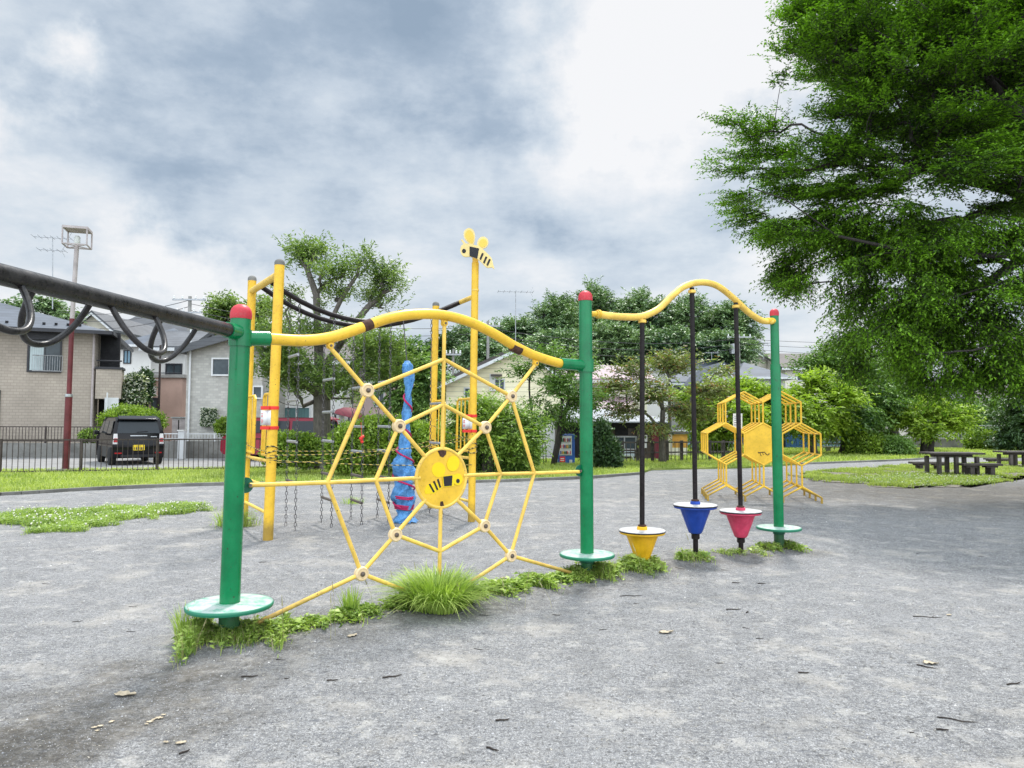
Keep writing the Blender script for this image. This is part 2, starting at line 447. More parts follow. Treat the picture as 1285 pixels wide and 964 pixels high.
xs = np.unique(np.round(np.concatenate([np.array([-600, -300, -150, -80, -50, -35, -25, -18]), np.arange(-14, -6, .5), np.arange(-6, 7, .06), np.arange(7, 16, .5), np.array([18, 25, 35, 50, 80, 150, 300, 600])]), 3))
ys = np.unique(np.round(np.concatenate([np.array([-200, -60, -20, -6, -2, 0]), np.arange(.5, 12, .06), np.arange(12, 30, .5), np.array([34, 40, 50, 70, 120, 250, 500, 1200])]), 3))
X, Y = np.meshgrid(xs, ys); Z = gz(X, Y)
V = np.stack([X.ravel(), Y.ravel(), Z.ravel()], 1)
nx, ny = len(xs), len(ys)
i = (np.arange(ny - 1)[:, None] * nx + np.arange(nx - 1)[None]).ravel()
go = npmesh('ground', V, np.stack([i, i + 1, i + nx + 1, i + nx], 1), 'gravel', smooth=True)
tag(go, 'grey gravel playground surface with darker patches', kind='structure')

def pip(px, py, poly):
    ins = np.zeros(len(px), bool); n = len(poly)
    for i in range(n):
        x1, y1 = poly[i][0], poly[i][1]; x2, y2 = poly[i - 1][0], poly[i - 1][1]
        c = ((y1 > py) != (y2 > py)) & (px < (x2 - x1) * (py - y1) / (y2 - y1 + 1e-12) + x1)
        ins ^= c
    return ins
def scatter(poly, n):
    a = np.array([(p[0], p[1]) for p in poly]); lo, hi = a.min(0), a.max(0)
    q = rng.uniform(lo, hi, (n * 3, 2)); q = q[pip(q[:, 0], q[:, 1], a)][:n]
    return q
def smooth_line(pts, k=6, closed=False):
    pts = [Vector(p) for p in pts]; n = len(pts); out = []
    for i in range(n if closed else n - 1):
        p0, p1, p2, p3 = (pts[(i + d) % n] if closed else pts[max(0, min(n - 1, i + d))] for d in (-1, 0, 1, 2))
        for j in range(k):
            t = j / k
            out.append(.5 * ((2 * p1) + (p2 - p0) * t + (2 * p0 - 5 * p1 + 4 * p2 - p3) * t * t + (3 * p1 - p0 - 3 * p2 + p3) * t ** 3))
    if not closed: out.append(pts[-1])
    return out

def turf(name, mat='turf'):
    t = NT(name); p = t.pos
    c = t.ramp(t.noise(p, 1.3, 7, .7), [(.3, (.12, .18, .035)), (.5, (.24, .31, .065)), (.60, (.36, .40, .12)), (.72, (.34, .30, .17))])
    c = t.mix(t.ramp(t.noise(p, .35, 4, .6), [(.45, 0), (.7, .5)]), c, (.25, .30, .07))
    t.bsdf(c, .95, 0, t.bump(t.noise(p, 25, 5, .7), 1, .05), spec=.2); return t.m
t = NT('bare_soil'); p_ = t.pos
t.bsdf(t.ramp(t.noise(p_, 4, 8, .75), [(.3, (.10, .085, .065)), (.55, (.20, .18, .145)), (.75, (.33, .30, .25))]), .95, 0, t.bump(t.noise(p_, 30, 5, .7), 1, .02)); M['soil'] = t.m
M['turf'] = turf('turf_soil')
def lawn(name, label, front, back, h=.055, nb=30000, hb=(.05, .11), kerb=True, wb=.016):
    fr = smooth_line([Vector((p.x, p.y, 0)) for p in front], 5)
    if not kerb:
        full = smooth_line([Vector((p.x, p.y, 0)) for p in front + back], 30, True)
        poly = [p + Vector((noise.noise(p * 1.7), noise.noise(p * 1.7 + Vector((9, 9, 0))), 0)) * .55 + Vector((noise.noise(p * 7), noise.noise(p * 7 + Vector((9, 9, 0))), 0)) * .22 for p in full]
        fr = poly
    else: poly = fr + [Vector((p.x, p.y, 0)) for p in back]
    mb = MB(); mb.prism([Vector((p.x, p.y, h)) for p in poly], Vector((0, 0, -h - .05)))
    o = mb.build(name, 'turf' if kerb else 'soil', origin=(0, 0, 0)); tag(o, label, kind='structure')
    if kerb:
        k = MB(); pr = None
        for a, b in zip(fr[:-1], fr[1:]):
            d = (b - a); d.normalize(); n = Vector((d.y, -d.x, 0))
            if n.y > 0: n = -n
            a2, b2 = a + n * .02, b + n * .02
            k.prism([a2 + Vector((0, 0, h + .008)), b2 + Vector((0, 0, h + .008)), b2 + n * .12 + Vector((0, 0, h + .008)), a2 + n * .12 + Vector((0, 0, h + .008))], Vector((0, 0, -h - .06)))
        ko = k.build('kerb', 'concrete_dark', origin=(0, 0, 0)); tag(ko, 'low concrete kerb edging the ' + label.split(' ', 1)[1][:30], kind='structure')
        ko['label'] = 'weathered concrete kerb along the front of the ' + name.replace('_', ' ')
    q = scatter(poly, nb * (1 if kerb else 2))
    if not kerb: q = q[np.array([noise.noise(Vector((x * .8, y_ * .8, 4))) + noise.noise(Vector((x * 3, y_ * 3, 1))) * .6 > -.10 for x, y_ in q])]
    if not kerb: q = np.concatenate([q, q[:9000] + rng.normal(0, .16, (9000, 2))])
    P = np.concatenate([q, np.full((len(q), 1), h - .005)], 1)
    if not kerb: P[-9000:, 2] = 0
    V, Fq = blades_geo(P, rng.uniform(*hb, len(q)), rng.uniform(.1, .9, len(q)), rng.uniform(.6, 1.2, len(q)) * wb)
    g = npmesh('grass', V, Fq, 'grass'); tag(g, 'short uneven grass growing on the ' + name.replace('_', ' '), 'grass', kind='stuff')
    return poly
def g2(px, py): return G(px, py)
lawn('left_lawn', 'grass verge along the brown railing on the left',
     [G(-160, 628), G(0, 621.8), G(100, 615.6), G(174, 612), G(279, 608.5), G(400, 607.5), G(520, 607), G(600, 605.5), G(680, 602.5), G(744, 599.5), G(804, 595)],
     [G(818, 590), G(935, 588), D(1000, 583, 25.5), Vector((10.4, 27.5, 0)), Vector((-1, 27.5, 0)), Vector((-3.5, 24.0, 0)), Vector((-8.0, 21.6, 0)), Vector((-13.6, 20.3, 0)), Vector((-20, 19.6, 0))], nb=70000)
lawn('far_lawn', 'grass bank beyond the gravel path on the right',
     [G(925, 585), G(1010, 582.6), G(1080, 580), G(1139, 577.5), G(1190, 574)],
     [Vector((21, 31.5, 0)), Vector((32, 33, 0)), Vector((32, 46, 0)), Vector((4, 44, 0)), Vector((6.5, 27, 0))], nb=50000, wb=.03, hb=(.06, .13))
lawn('picnic_lawn', 'patchy grass island around the picnic tables',
     [G(1010, 599), G(1040, 605), G(1100, 610.5), G(1150, 612.5), G(1215, 610), G(1250, 606), G(1285, 598)],
     [G(1330, 594), G(1330, 580), G(1250, 581.5), G(1150, 584), G(1080, 588), G(1020, 593)], h=.012, nb=42000, kerb=False, hb=(.03, .10))
# clover patch on the left
def patch(name, label, poly, n, nf, mat='clover', hh=(.03, .09), leaf=(.02, .045), seedmat=None):
    poly = smooth_line(poly, 24, True); poly = [p + Vector((noise.noise(p * 2.3), noise.noise(p * 2.3 + Vector((9, 9, 0))), 0)) * .4 + Vector((noise.noise(p * 9), noise.noise(p * 9 + Vector((9, 9, 0))), 0)) * .2 for p in poly]; a = np.array([(p.x, p.y) for p in poly]); q = scatter(poly, n)
    q = q[np.array([noise.noise(Vector((x * 2.2, y_ * 2.2, 4))) + noise.noise(Vector((x * 7, y_ * 7, 1))) * .5 > -.32 for x, y_ in q])]; n = len(q)
    q = q + rng.normal(0, .03, q.shape)
    P = np.concatenate([q, gz(q[:, 0], q[:, 1])[:, None]], 1)
    Ls = []; Fs = []; off = 0
    nb = n // 3
    V, Fq = blades_geo(P[:nb], rng.uniform(hh[0], hh[1] * 1.3, len(P[:nb])), rng.uniform(.1, .9, len(P[:nb])), np.full(len(P[:nb]), .008))
    g = npmesh('grass', V, Fq, 'grass_near'); tag(g, 'grass blades in the ' + label.split(' with')[0], 'grass', kind='stuff')
    P2_ = P[nb:].copy(); P2_[:, 2] += rng.uniform(.0, hh[1] * .8, len(P2_))
    a_ = rng.uniform(0, 2 * PI, len(P2_)); dr = np.stack([np.cos(a_), np.sin(a_), rng.uniform(-.1, .5, len(P2_))], 1)
    N = np.array([0, 0, 1.]) + rng.normal(0, .35, (len(P2_), 3))
    L = rng.uniform(*leaf, len(P2_))
    V, Fq = leaves_geo(P2_, dr, N, L, L * .7)
    g = npmesh(name, V, Fq, mat); tag(g, label, 'ground cover', kind='stuff')
    if nf:
        mb = MB(); q = scatter(poly, nf)
        for x, y in q:
            z = float(gz(x, y)) + random.uniform(hh[1] * .6, hh[1] * 1.2); r = random.uniform(.007, .013)
            mb.lathe([(r * .5, -r), (r, -.3 * r), (r, .4 * r), (r * .45, r)], (x, y, z), 6)
            mb.tube([(x, y, float(gz(x, y))), (x, y, z - r)], .0015, 3, 1)
        g = mb.build('clover_flowers', ['flower', 'stem'], origin=(0, 0, 0)); tag(g, 'white clover flower heads dotted over the ' + label.split(' with')[0], 'flowers', kind='stuff')
patch('clover', 'clover patch on the gravel with white flowers', [G(-60, 652), G(0, 646), G(70, 643), G(150, 640), G(215, 636), G(266, 640), G(205, 650), G(150, 656), G(90, 669), G(50, 664), G(0, 661), G(-60, 662)], 30000, 230)
patch('clover', 'clover strip edging the picnic lawn with white flowers', [G(1150, 596), G(1240, 598), G(1245, 607), G(1150, 611), G(1060, 605), G(1090, 600)], 9000, 200, leaf=(.03, .06))

# ------------------------------------------------ road behind the railing
t = NT('pale_asphalt'); p_ = t.pos
t.bsdf(t.ramp(t.noise(p_, 1.2, 8, .7), [(.3, (.17, .165, .16)), (.7, (.27, .262, .252))]), .9); M['asphalt'] = t.m
mb = MB(); mb.prism([Vector(v) for v in ((-60, 19.0, .03), (-13.6, 20.45, .03), (-8, 21.75, .03), (-3.6, 24.2, .03), (-1.5, 27.6, .03), (-60, 27.6, .03))], Vector((0, 0, -.06)))
tag(mb.build('road', 'asphalt', origin=(0, 0, 0)), 'pale residential street behind the brown railing', kind='structure')

# ================================================================ the main climber
def wv(pts, k=8): return smooth_line(pts, k)
GR = P1.copy(); GR.z = 0
clm = root('web_climber', (P1.x, P1.y, float(gz(P1.x, P1.y))), 'green and yellow climber with a web net, arched bars and three coloured spinner seats', 'playground climber')
def post(P, py_top, r, px_top, disc_r=.28, disc_py=None, px_base=None, sleeve=None):
    top = D(px_top, py_top, P.y)
    b = Vector((P.x, P.y, -.15))
    top2 = Vector((top.x, P.y, top.z))
    d = top2 - b
    mb = MB()
    capz = top2 - d.normalized() * r * 1.05
    if sleeve:
        k = b.lerp(top2, sleeve)
        mb.tube([b, k], r, 24); mb.tube([k - d.normalized() * .01, capz], r * .84, 24)
        rc = r * .84
    else:
        mb.tube([b, capz], r, 28); rc = r
    o = mb.build('post', 'green', clm)
    prof = [(rc * 1.06, -.02), (rc * 1.09, 0), (rc * 1.07, .02)] + [(rc * 1.06 * math.cos(a), .02 + rc * .92 * math.sin(a)) for a in [x * PI / 14 for x in range(1, 7)]]
    MB().lathe(prof, capz, 28, ax=d.normalized()).build('post_cap', 'red_cap', o, sharp=60)
    if disc_py:
        # disc height from the picture row
        zc = D(px_base, disc_py, P.y).z
        c = b.lerp(top2, (zc + .15) / (top2.z + .15))
        t_ = .016
        prof = [(r * 1.0, -.02), (disc_r - .02, -.02), (disc_r - .004, -.016), (disc_r, -.006), (disc_r, .004), (disc_r - .006, .011), (disc_r - .05, .013), (r, .016)]
        MB().lathe(prof, c, 64).build('step_disc', 'disc', o, sharp=50)
        MB().lathe([(r * 1.0, -.07), (r * 1.16, -.065), (r * 1.16, -.021)], c, 28).build('collar', 'green_dark', o)
    return o, top2, r
t = NT('worn_green_white_disc'); g_ = t.n('ShaderNodeNewGeometry'); s_ = t.n('ShaderNodeSeparateXYZ'); t.l(g_.outputs['Normal'], s_.inputs[0])
wear = t.ramp(t.noise(g_.outputs['Position'], 13, 7, .72), [(.38, 0), (.56, 1)])
up_ = t.ramp(s_.outputs[2], [(.85, 0), (.97, 1)])
cc = t.mix(t.math('MULTIPLY', wear, up_), t.mix(up_, (.01, .17, .09), (.14, .36, .26)), (.46, .49, .46))
t.bsdf(cc, .45); M['disc'] = t.m
o1, T1, r1 = post(P1, 384, .064, 303, .272, 759, 286)
o2, T2, r2 = post(P2, 366.5, .061, 734.5, .25, 696, 737)
o3, T3, r3 = post(P3, 388, .056, 971.5, .245, 662.5, 977, sleeve=.78)
def along(P, T, py):  # point on a post's axis at a picture row
    z = D((P.x / P.y) * F + W0 / 2, py, P.y).z
    return Vector((P.x, P.y, -.15)).lerp(T, (z + .15) / (T.z + .15))
U = (P2 - P1); U.z = 0; U.normalize(); N1 = Vector((U.y, -U.x, 0))       # plane of the web; N1 faces the camera
U2 = (P3 - P2); U2.z = 0; U2.normalize(); N2 = Vector((U2.y, -U2.x, 0))
pl = Vector((P1.x, P1.y, 0)); pl2 = Vector((P2.x, P2.y, 0))
def W(px, py, off=0.0): return onplane(px, py, pl, N1) + N1 * off
def W2(px, py, off=0.0): return onplane(px, py, pl2, N2) + N2 * off
# arched bar over the web
A = [W(335, 425), W(380, 427.5), W(413, 424), W(440, 416), W(461, 408.5), W(490, 399), W(520, 394.5), W(555, 395.5), W(590, 404.5), W(620, 419), W(645, 434), W(670, 446), W(698, 455), W(713, 457.5)]
s0 = along(P1, T1, 424.5); e0 = along(P2, T2, 459)
arch = MB(); arch.tube(wv([W(330, 424.7)] + A, 6), .0405, 20)
ao = arch.build('arched_bar', 'yellow', clm)
for a, b in ((459, 465), (646, 652)):
    q = [W(a - 4, 410.5 if a < 500 else 435), W(b + 1, 406.5 if a < 500 else 439.5)]
    MB().tube(q, .0418, 20).build('rust_band', 'rust', ao)
cp = MB(); cp.tube([s0, W(337, 425)], .051, 24); cp.lathe([(r1 + .009, -.055), (r1 + .009, .055)], s0, 24); cp.build('coupling', 'green', clm)
cp = MB(); cp.tube([W(703, 456.3), e0], .051, 24); cp.lathe([(r2 + .012, -.06), (r2 + .012, .06)], e0, 24); cp.build('coupling', 'green', clm)
# second arch with spinners
A2 = [W2(748, 394), W2(765, 396.5), W2(785, 398), W2(806, 397), W2(826, 388), W2(845, 370), W2(860, 359), W2(880, 354.5), W2(900, 359), W2(920, 374), W2(938, 391), W2(955, 402), W2(968, 403.5)]
MB().tube(wv(A2, 6), .034, 18).build('arched_bar', 'yellow_pale', clm)
jb = MB(); s2 = along(P2, T2, 394); e2 = along(P3, T3, 403)
jb.tube([s2, W2(752, 394.3)], .026, 12)
jb.lathe([(.042, -.012), (.042, .012)], W2(751, 394.3), 16, ax=(W2(765, 396) - s2).normalized())
jb.build('bar_joint', 'yellow', clm); MB().tube([W2(962, 403), e2], .038, 12).build('bar_joint', 'yellow', clm)
# web rods
rod = .0155
H = {1: (460.5, 490), 2: (500.4, 534.8), 3: (641.5, 497.4), 4: (609, 536.5), 5: (496, 671), 6: (453.4, 720), 7: (607.5, 660), 8: (640.8, 697.4)}
CX, CY = 554, 600
T1n, T2n, B1, B2 = (557, 451), (556, 508), (552, 692), (550.5, 757)
N1a, N2a, N3a, N4a = (410.5, 605.7), (471.5, 602.5), (628, 595), (670.5, 594)
def rodm(a, b, r=rod, mat='yellow_pale'):
    p, q = W(*a), W(*b)
    return MB().tube([p, q], r, 12).build('web_rod', mat, clm)
for a, b in [((414, 436), H[1]), (H[1], H[2]), (H[2], (CX - 20, CY - 26)), ((671.5, 458), H[3]), (H[3], H[4]), (H[4], (CX + 20, CY - 28)),
             ((CX - 20, CY + 27), H[5]), (H[5], H[6]), (H[6], (306, 790)), ((CX + 19, CY + 27), H[7]), (H[7], H[8]), (H[8], (728, 722)),
             ((313, 609), N1a), (N1a, N2a), (N2a, (CX - 27, CY)), ((CX + 27, CY - 3), N3a), (N3a, N4a), (N4a, (727, 592)),
             ((557.6, 407), T1n), (T1n, T2n), (T2n, (555, 563)), ((553, 636), B1), (B1, B2),
             (H[1], T1n), (T1n, H[3]), (H[3], N4a), (N4a, H[8]), (H[8], B2), (B2, H[6]), (H[6], N1a), (N1a, H[1]),
             (H[2], T2n), (T2n, H[4]), (H[4], N3a), (N3a, H[7]), (H[7], B1), (B1, H[5]), (H[5], N2a), (N2a, H[2])]:
    rodm(a, b)
for k, (x, y) in H.items():
    h = MB().lathe([(.047, -.022), (.052, -.016), (.052, .016), (.046, .024), (.040, .025), (.037, .021), (.020, .021)], W(x, y), 28, ax=N1).build('hub', 'cream', clm, sharp=30)
    MB().lathe([(.018, .020), (.018, .028), (.013, .036), (.005, .039)], W(x, y), 12, ax=N1).build('bolt', 'bolt', h)
for (x, y, pth) in ((414, 434, -1), (557.5, 406, -1), (672, 456, -1)):
    b = MB(); c = W(x, y)
    b.prism([c + U * .035 + Vector((0, 0, .05)) + N1 * -.008, c - U * .035 + Vector((0, 0, .05)) + N1 * -.008, c - U * .02 + Vector((0, 0, -.02)) + N1 * -.008, c + U * .02 + Vector((0, 0, -.02)) + N1 * -.008], N1 * .016)
    b.lathe([(.022, -.02), (.022, .02)], c, 16, ax=N1)
    bo = b.build('bracket', 'yellow', clm)
    MB().lathe([(.009, .0205), (.009, .027)], c, 10, ax=N1).build('bolt', 'bolt', bo)
for (x, y, s) in ((313, 609, -1), (306, 790, -1), (727, 591, 1), (729, 722, 1)):
    c = W(x, y); b = MB()
    pc = P1 if s < 0 else P2
    prof = [c + (U * math.cos(a) + Vector((0, 0, 1)) * math.sin(a)) * .052 - N1 * .02 + U * (s * .02) for a in [k * 2 * PI / 20 for k in range(20)]]
    b.prism(prof, N1 * .008)
    bo = b.build('flange', 'green_dark', clm)
    MB().lathe([(.012, .016), (.012, .024)], c, 6, ax=N1).build('bolt', 'bolt', bo)
# bee disc
dc = W(CX, CY); DR = .232
dsc = MB().lathe([(DR - .012, -.012), (DR - .012, .008), (.001, .0081)], dc, 56, ax=N1).build('bee_disc', 'yellow', clm)
ring = [dc + (U * math.cos(a) + Vector((0, 0, 1)) * math.sin(a)) * (DR - .004) for a in [k * 2 * PI / 48 for k in range(49)]]
MB().tube(ring, .0145, 10, caps=False).build('rim', 'yellow_pale', dsc)
def zpx(zx, zy): return 280 + zx / 4.016, 480 + zy / 4.016
def dprism(pts, mat, name, off=.0085, th=.002):
    q = [W(*zpx(x, y)) + N1 * off for x, y in pts]
    return MB().prism(q, N1 * th).build(name, mat, dsc)
def circ(cx, cy, rx, ry, n=24, rot=0):
    return [(cx + rx * math.cos(a) * math.cos(rot) - ry * math.sin(a) * math.sin(rot), cy + rx * math.cos(a) * math.sin(rot) + ry * math.sin(a) * math.cos(rot)) for a in [k * 2 * PI / n for k in range(n)]]
M['bee_yellow'] = paint('bright_yellow_print', (.86, .62, .01), .4, .05)
dprism(circ(1083, 440, 34, 38), 'bee_yellow', 'bee_wing'); dprism(circ(1155, 408, 31, 40, rot=.2), 'bee_yellow', 'bee_wing', .0105)
dprism(circ(1178, 488, 24, 30), 'bee_yellow', 'bee_head', .012)
dprism([(1100, 470), (1160, 462), (1158, 522), (1105, 528)], 'bee_yellow', 'bee_body', .0135, .001)
dprism([(1012, 545), (1022, 520), (1040, 508), (1090, 505), (1100, 530), (1060, 560), (1015, 562)], 'bee_yellow', 'bee_tail', .0085)
dprism([(1104, 474), (1150, 468), (1147, 520), (1109, 523)], 'black', 'bee_mark', .0148)
dprism(circ(1178, 496, 9, 11), 'black', 'bee_eye', .0142)
for x0, y0, x1, y1 in ((1036, 512, 1058, 553), (1058, 498, 1076, 542), (1078, 488, 1090, 530)):
    dprism([(x0 - 4, y0 + 1), (x0 + 4, y0 - 3), (x1 + 5, y1 - 3), (x1 - 3, y1 + 2)], 'black', 'bee_stripe', .0106, .0015)
dprism([(1078, 345), (1100, 338), (1122, 345), (1120, 362), (1104, 378), (1090, 372)], 'rust', 'rust_patch', .009)
dprism([(1092, 600), (1104, 598), (1112, 628), (1096, 632), (1090, 615)], 'rust', 'rust_patch', .009)
# ring bar towards the camera
s = along(P1, T1, 418)
bdir = Vector((-.127, -.992, 0))
bend = s + bdir * 3.25
rb = MB().tube([s + bdir * .16, bend], .044, 24).build('ladder_bar', 'black_metal', clm)
MB().tube([s, s + bdir * .17], .052, 24).build('coupling', 'green', clm)
side = Vector((bdir.y, -bdir.x, 0))            # towards -X
for k in range(7):
    a0 = .50 + .455 * k; sg = 1 if k % 2 == 0 else -1; a1 = a0 + .35
    pts = []
    c0 = s + bdir * a0; c1 = s + bdir * a1; mid = (c0 + c1) / 2
    dn = (Vector((0, 0, -1)) * .86 + side * sg * .50).normalized()
    for u, v in ((-.175, .03), (-.172, .09), (-.155, .16), (-.12, .22), (-.07, .262), (0, .278), (.07, .262), (.12, .22), (.155, .16), (.172, .09), (.175, .03)):
        pts.append(mid + bdir * u + dn * v)
    MB().tube(wv(pts, 4), .0145, 12).build('hand_ring', 'black_metal', rb)
# post at the near end of the ring bar (outside the frame)
# spinners
def spinner(px, py_base, py_disc, py_cone, mat, arch_py, px_top, rd=.222):
    g0 = onplane(px, 700, pl2, N2); x, y = g0.x, g0.y
    z0 = float(gz(x, y)); zd = D(px, py_disc, y).z; zc = D(px, py_cone, y).z
    tp = W2(px_top, arch_py)
    tp = Vector((x + (tp.x - x) * .9, y + (tp.y - y) * .9, tp.z))
    so = MB().lathe([(.06, zc - zd + .0), (.068, zc - zd + .012), (.072, zc - zd + .02)] + [(.072 + (.155 - .072) * u, zc - zd + .02 + (-.032 - zc + zd - .02) * u) for u in (.25, .5, .75, 1)], (x, y, zd), 64, flute=lambda a: 1 + .045 * abs(math.cos(4 * a)) ** .6 - .03).build('spinner_seat', mat, clm, sharp=50)
    MB().lathe([(.15, -.034), (rd - .012, -.03), (rd - .006, -.024), (rd - .006, -.010)], (x, y, zd), 56).build('rim', mat, so)
    MB().lathe([(rd, -.0095), (rd + .002, -.006), (rd + .002, .0)], (x, y, zd), 56).build('rim', 'black_pole', so)
    MB().lathe([(rd - .001, .0005), (rd - .001, .005), (rd - .006, .009), (.04, .010)], (x, y, zd), 56).build('seat_top', 'spin_top', so)
    MB().lathe([(.05, .0105), (.05, .034), (.044, .040)], (x, y, zd), 24).build('collar', mat, so)
    MB().lathe([(.034, .041), (.04, .045), (.04, .056), (.028, .060)], (x, y, zd), 20).build('clamp_ring', 'rust', so)
    pb = MB(); pb.tube([(x, y, zd + .058), tp], .0245, 16)
    pb.tube([(x, y, -.1), (x, y, zc + .01)], .0265, 16)
    pb.lathe([(.036, zc - .06), (.042, zc - .055), (.042, zc - .012), (.05, zc - .006), (.05, zc)], (x, y, 0), 20)
    pb.build('pole', 'black_pole', clm)
    MB().lathe([(.03, -.05), (.04, -.045), (.04, -.02), (.03, -.015)], tp + Vector((0, 0, -.01)), 16).build('pole_socket', 'yellow_pale', clm)
    return Vector((x, y, z0))
t = NT('scuffed_white_seat_top'); p_ = t.pos
t.bsdf(t.ramp(t.noise(p_, 14, 7, .7), [(.35, (.30, .29, .285)), (.6, (.50, .49, .485))]), .55, 0, t.bump(t.noise(p_, 120, 2), .3, .002)); M['spin_top'] = t.m
S1 = spinner(806, 708, 666, 703, 'yplastic', 398, 806)
S2 = spinner(873, 708, 634, 669, 'blue', 361, 868)
S3 = spinner(930, 700, 641.5, 674, 'pink', 380, 923)

# ================================================================ yellow chain climber behind
FL, BL, FR, BR = G(336, 677), G(305.5, 657), G(591.5, 655), G(540.5, 638)
cc_ = root('chain_climber', (FL.x, FL.y, 0), 'tall yellow four-post climber with sagging black rails and hanging chain ladders', 'playground climber')
def ypost(P, px, py, r=.061, cap='concrete_dark'):
    tp = D(px, py, P.y); b = Vector((P.x, P.y, -.1)); t2 = Vector((tp.x, P.y, tp.z))
    o = MB().tube([b, t2], r, 20).build('post', 'yellow', cc_)
    if cap: MB().lathe([(r * 1.03, -.03), (r * 1.03, .0)] + [(r * 1.02 * math.cos(a), r * .8 * math.sin(a)) for a in (.4, .8, 1.2, 1.5)], t2, 20).build('post_cap', cap, o, sharp=60)
    return b, t2
bFL, tFL = ypost(FL, 351, 330); bBL, tBL = ypost(BL, 316.5, 350, .058); bFR, tFR = ypost(FR, 596.5, 330, .052, None); bBR, tBR = ypost(BR, 547, 382, .056)
def pz(b, t, z): return b.lerp(t, (z - b.z) / (t.z - b.z))
zt = D(351, 344, FL.y).z
ztr = (D(592, 378, FR.y).z + D(546, 387, BR.y).z) / 2
L0, L1 = pz(bFL, tFL, zt), pz(bBL, tBL, zt + .03)
R0, R1 = pz(bFR, tFR, ztr), pz(bBR, tBR, ztr)
MB().tube([L0, L1], .045, 16).build('cross_bar', 'yellow_pale', cc_)
xb = MB().tube([R0, R1], .035, 16).build('cross_bar', 'yellow_pale', cc_)
MB().tube([R0.lerp(R1, .45), R0.lerp(R1, .95)], .038, 16).build('rubber_sleeve', 'black_pole', xb)
def rail(f, sag=.42):
    a, b = L0.lerp(L1, f), R0.lerp(R1, f)
    return [a.lerp(b, t) + Vector((0, 0, -sag * 4 * t * (1 - t) * (1.15 - .3 * t))) for t in [k / 14 for k in range(15)]]
rls = {}
for f in (.34, .66):
    pts = rail(f); rls[f] = pts
    MB().tube(pts, .034, 12).build('sagging_rail', 'black_pole', cc_)
def on_rail(f, t):
    pts = rls[f]; x = t * 14; i = min(13, int(x)); return pts[i].lerp(pts[i + 1], x - i)
def chain(mb, p, q, r=.011, step=.052, sway=0.0):
    p, q = Vector(p), Vector(q); L = (q - p).length; n = max(2, int(L / step)); d = (q - p) / n
    for i in range(n):
        a = p + d * i; c = a + d * .5
        s1 = Vector((1, .3, 0)).normalized() if i % 2 else Vector((-.3, 1, 0)).normalized()
        s1 *= r * 1.25
        e = d * .60
        lp = [c - e, c - e * .6 + s1, c + e * .6 + s1, c + e, c + e * .6 - s1, c - e * .6 - s1, c - e]
        mb.tube(lp, .0048, 3, caps=False)
def ladder(t, rungs, zb=0.0, top=True, bot=(0, 0)):
    a, b = on_rail(.34, t), on_rail(.66, t); mb = MB(); rg = MB()
    ba = Vector((a.x + bot[0], a.y, float(gz(a.x, a.y)) + zb)); bb = Vector((b.x + bot[1], b.y, float(gz(b.x, b.y)) + zb))
    chain(mb, a, ba); chain(rg, b, bb)
    co = mb.build('chain', 'steel_dark', cc_); rg.build('chain', 'steel_dark', cc_)
    for z in rungs:
        p, q = a.lerp(ba, (a.z - z) / (a.z - ba.z)), b.lerp(bb, (b.z - z) / (b.z - bb.z))
        MB().tube([p, q], .019, 10).build('rung', 'bolt' if z < .9 else 'steel', cc_)
M['steel_dark'] = paint('dull_chain_steel', (.10, .095, .10), .5, .3, .4, (.2, .15, .1), 20, metal=.3)
ladder(.14, (.62, 1.15, 1.7, 2.3)); ladder(.31, (.36, .70, 1.15, 1.55, 2.0)); ladder(.46, (.30, .66, 1.0, 1.35, 1.9)); ladder(.60, (.28, .62, 1.0, 1.35, 2.0)); ladder(.90, (.3, .7, 1.1, 1.7))
# horizontal climbing bars between the end posts and rail panels
for (b0, t0, b1, t1, zs) in ((bFL, tFL, bBL, tBL, (.30, .62, .93)), (bFR, tFR, bBR, tBR, (.28, .6, .9))):
    for z in zs: MB().tube([pz(b0, t0, z), pz(b1, t1, z)], .021, 10).build('climbing_bar', 'yellow_pale', cc_)
def panel(b0, t0, b1, t1, f0, f1, z0=1.0, z1=1.76, nbar=4):
    a0, a1 = pz(b0, t0, z0).lerp(pz(b1, t1, z0), f0), pz(b0, t0, z0).lerp(pz(b1, t1, z0), f1)
    c0, c1 = pz(b0, t0, z1).lerp(pz(b1, t1, z1), f0), pz(b0, t0, z1).lerp(pz(b1, t1, z1), f1)
    mb = MB(); mb.tube([a0, a1, a1.lerp(c1, .05), a1.lerp(c1, .95), c1.lerp(c0, .1), c0], .018, 8)
    for k in range(1, nbar): mb.tube([a0.lerp(a1, k / nbar), c0.lerp(c1, k / nbar)], .011, 6)
    mb.build('rail_panel', 'yellow', cc_)
panel(bFL, tFL, bBL, tBL, .0, .34); panel(bFL, tFL, bBL, tBL, 1.0, .68)
panel(bFR, tFR, bBR, tBR, .0, .36); panel(bFR, tFR, bBR, tBR, 1.0, .68)
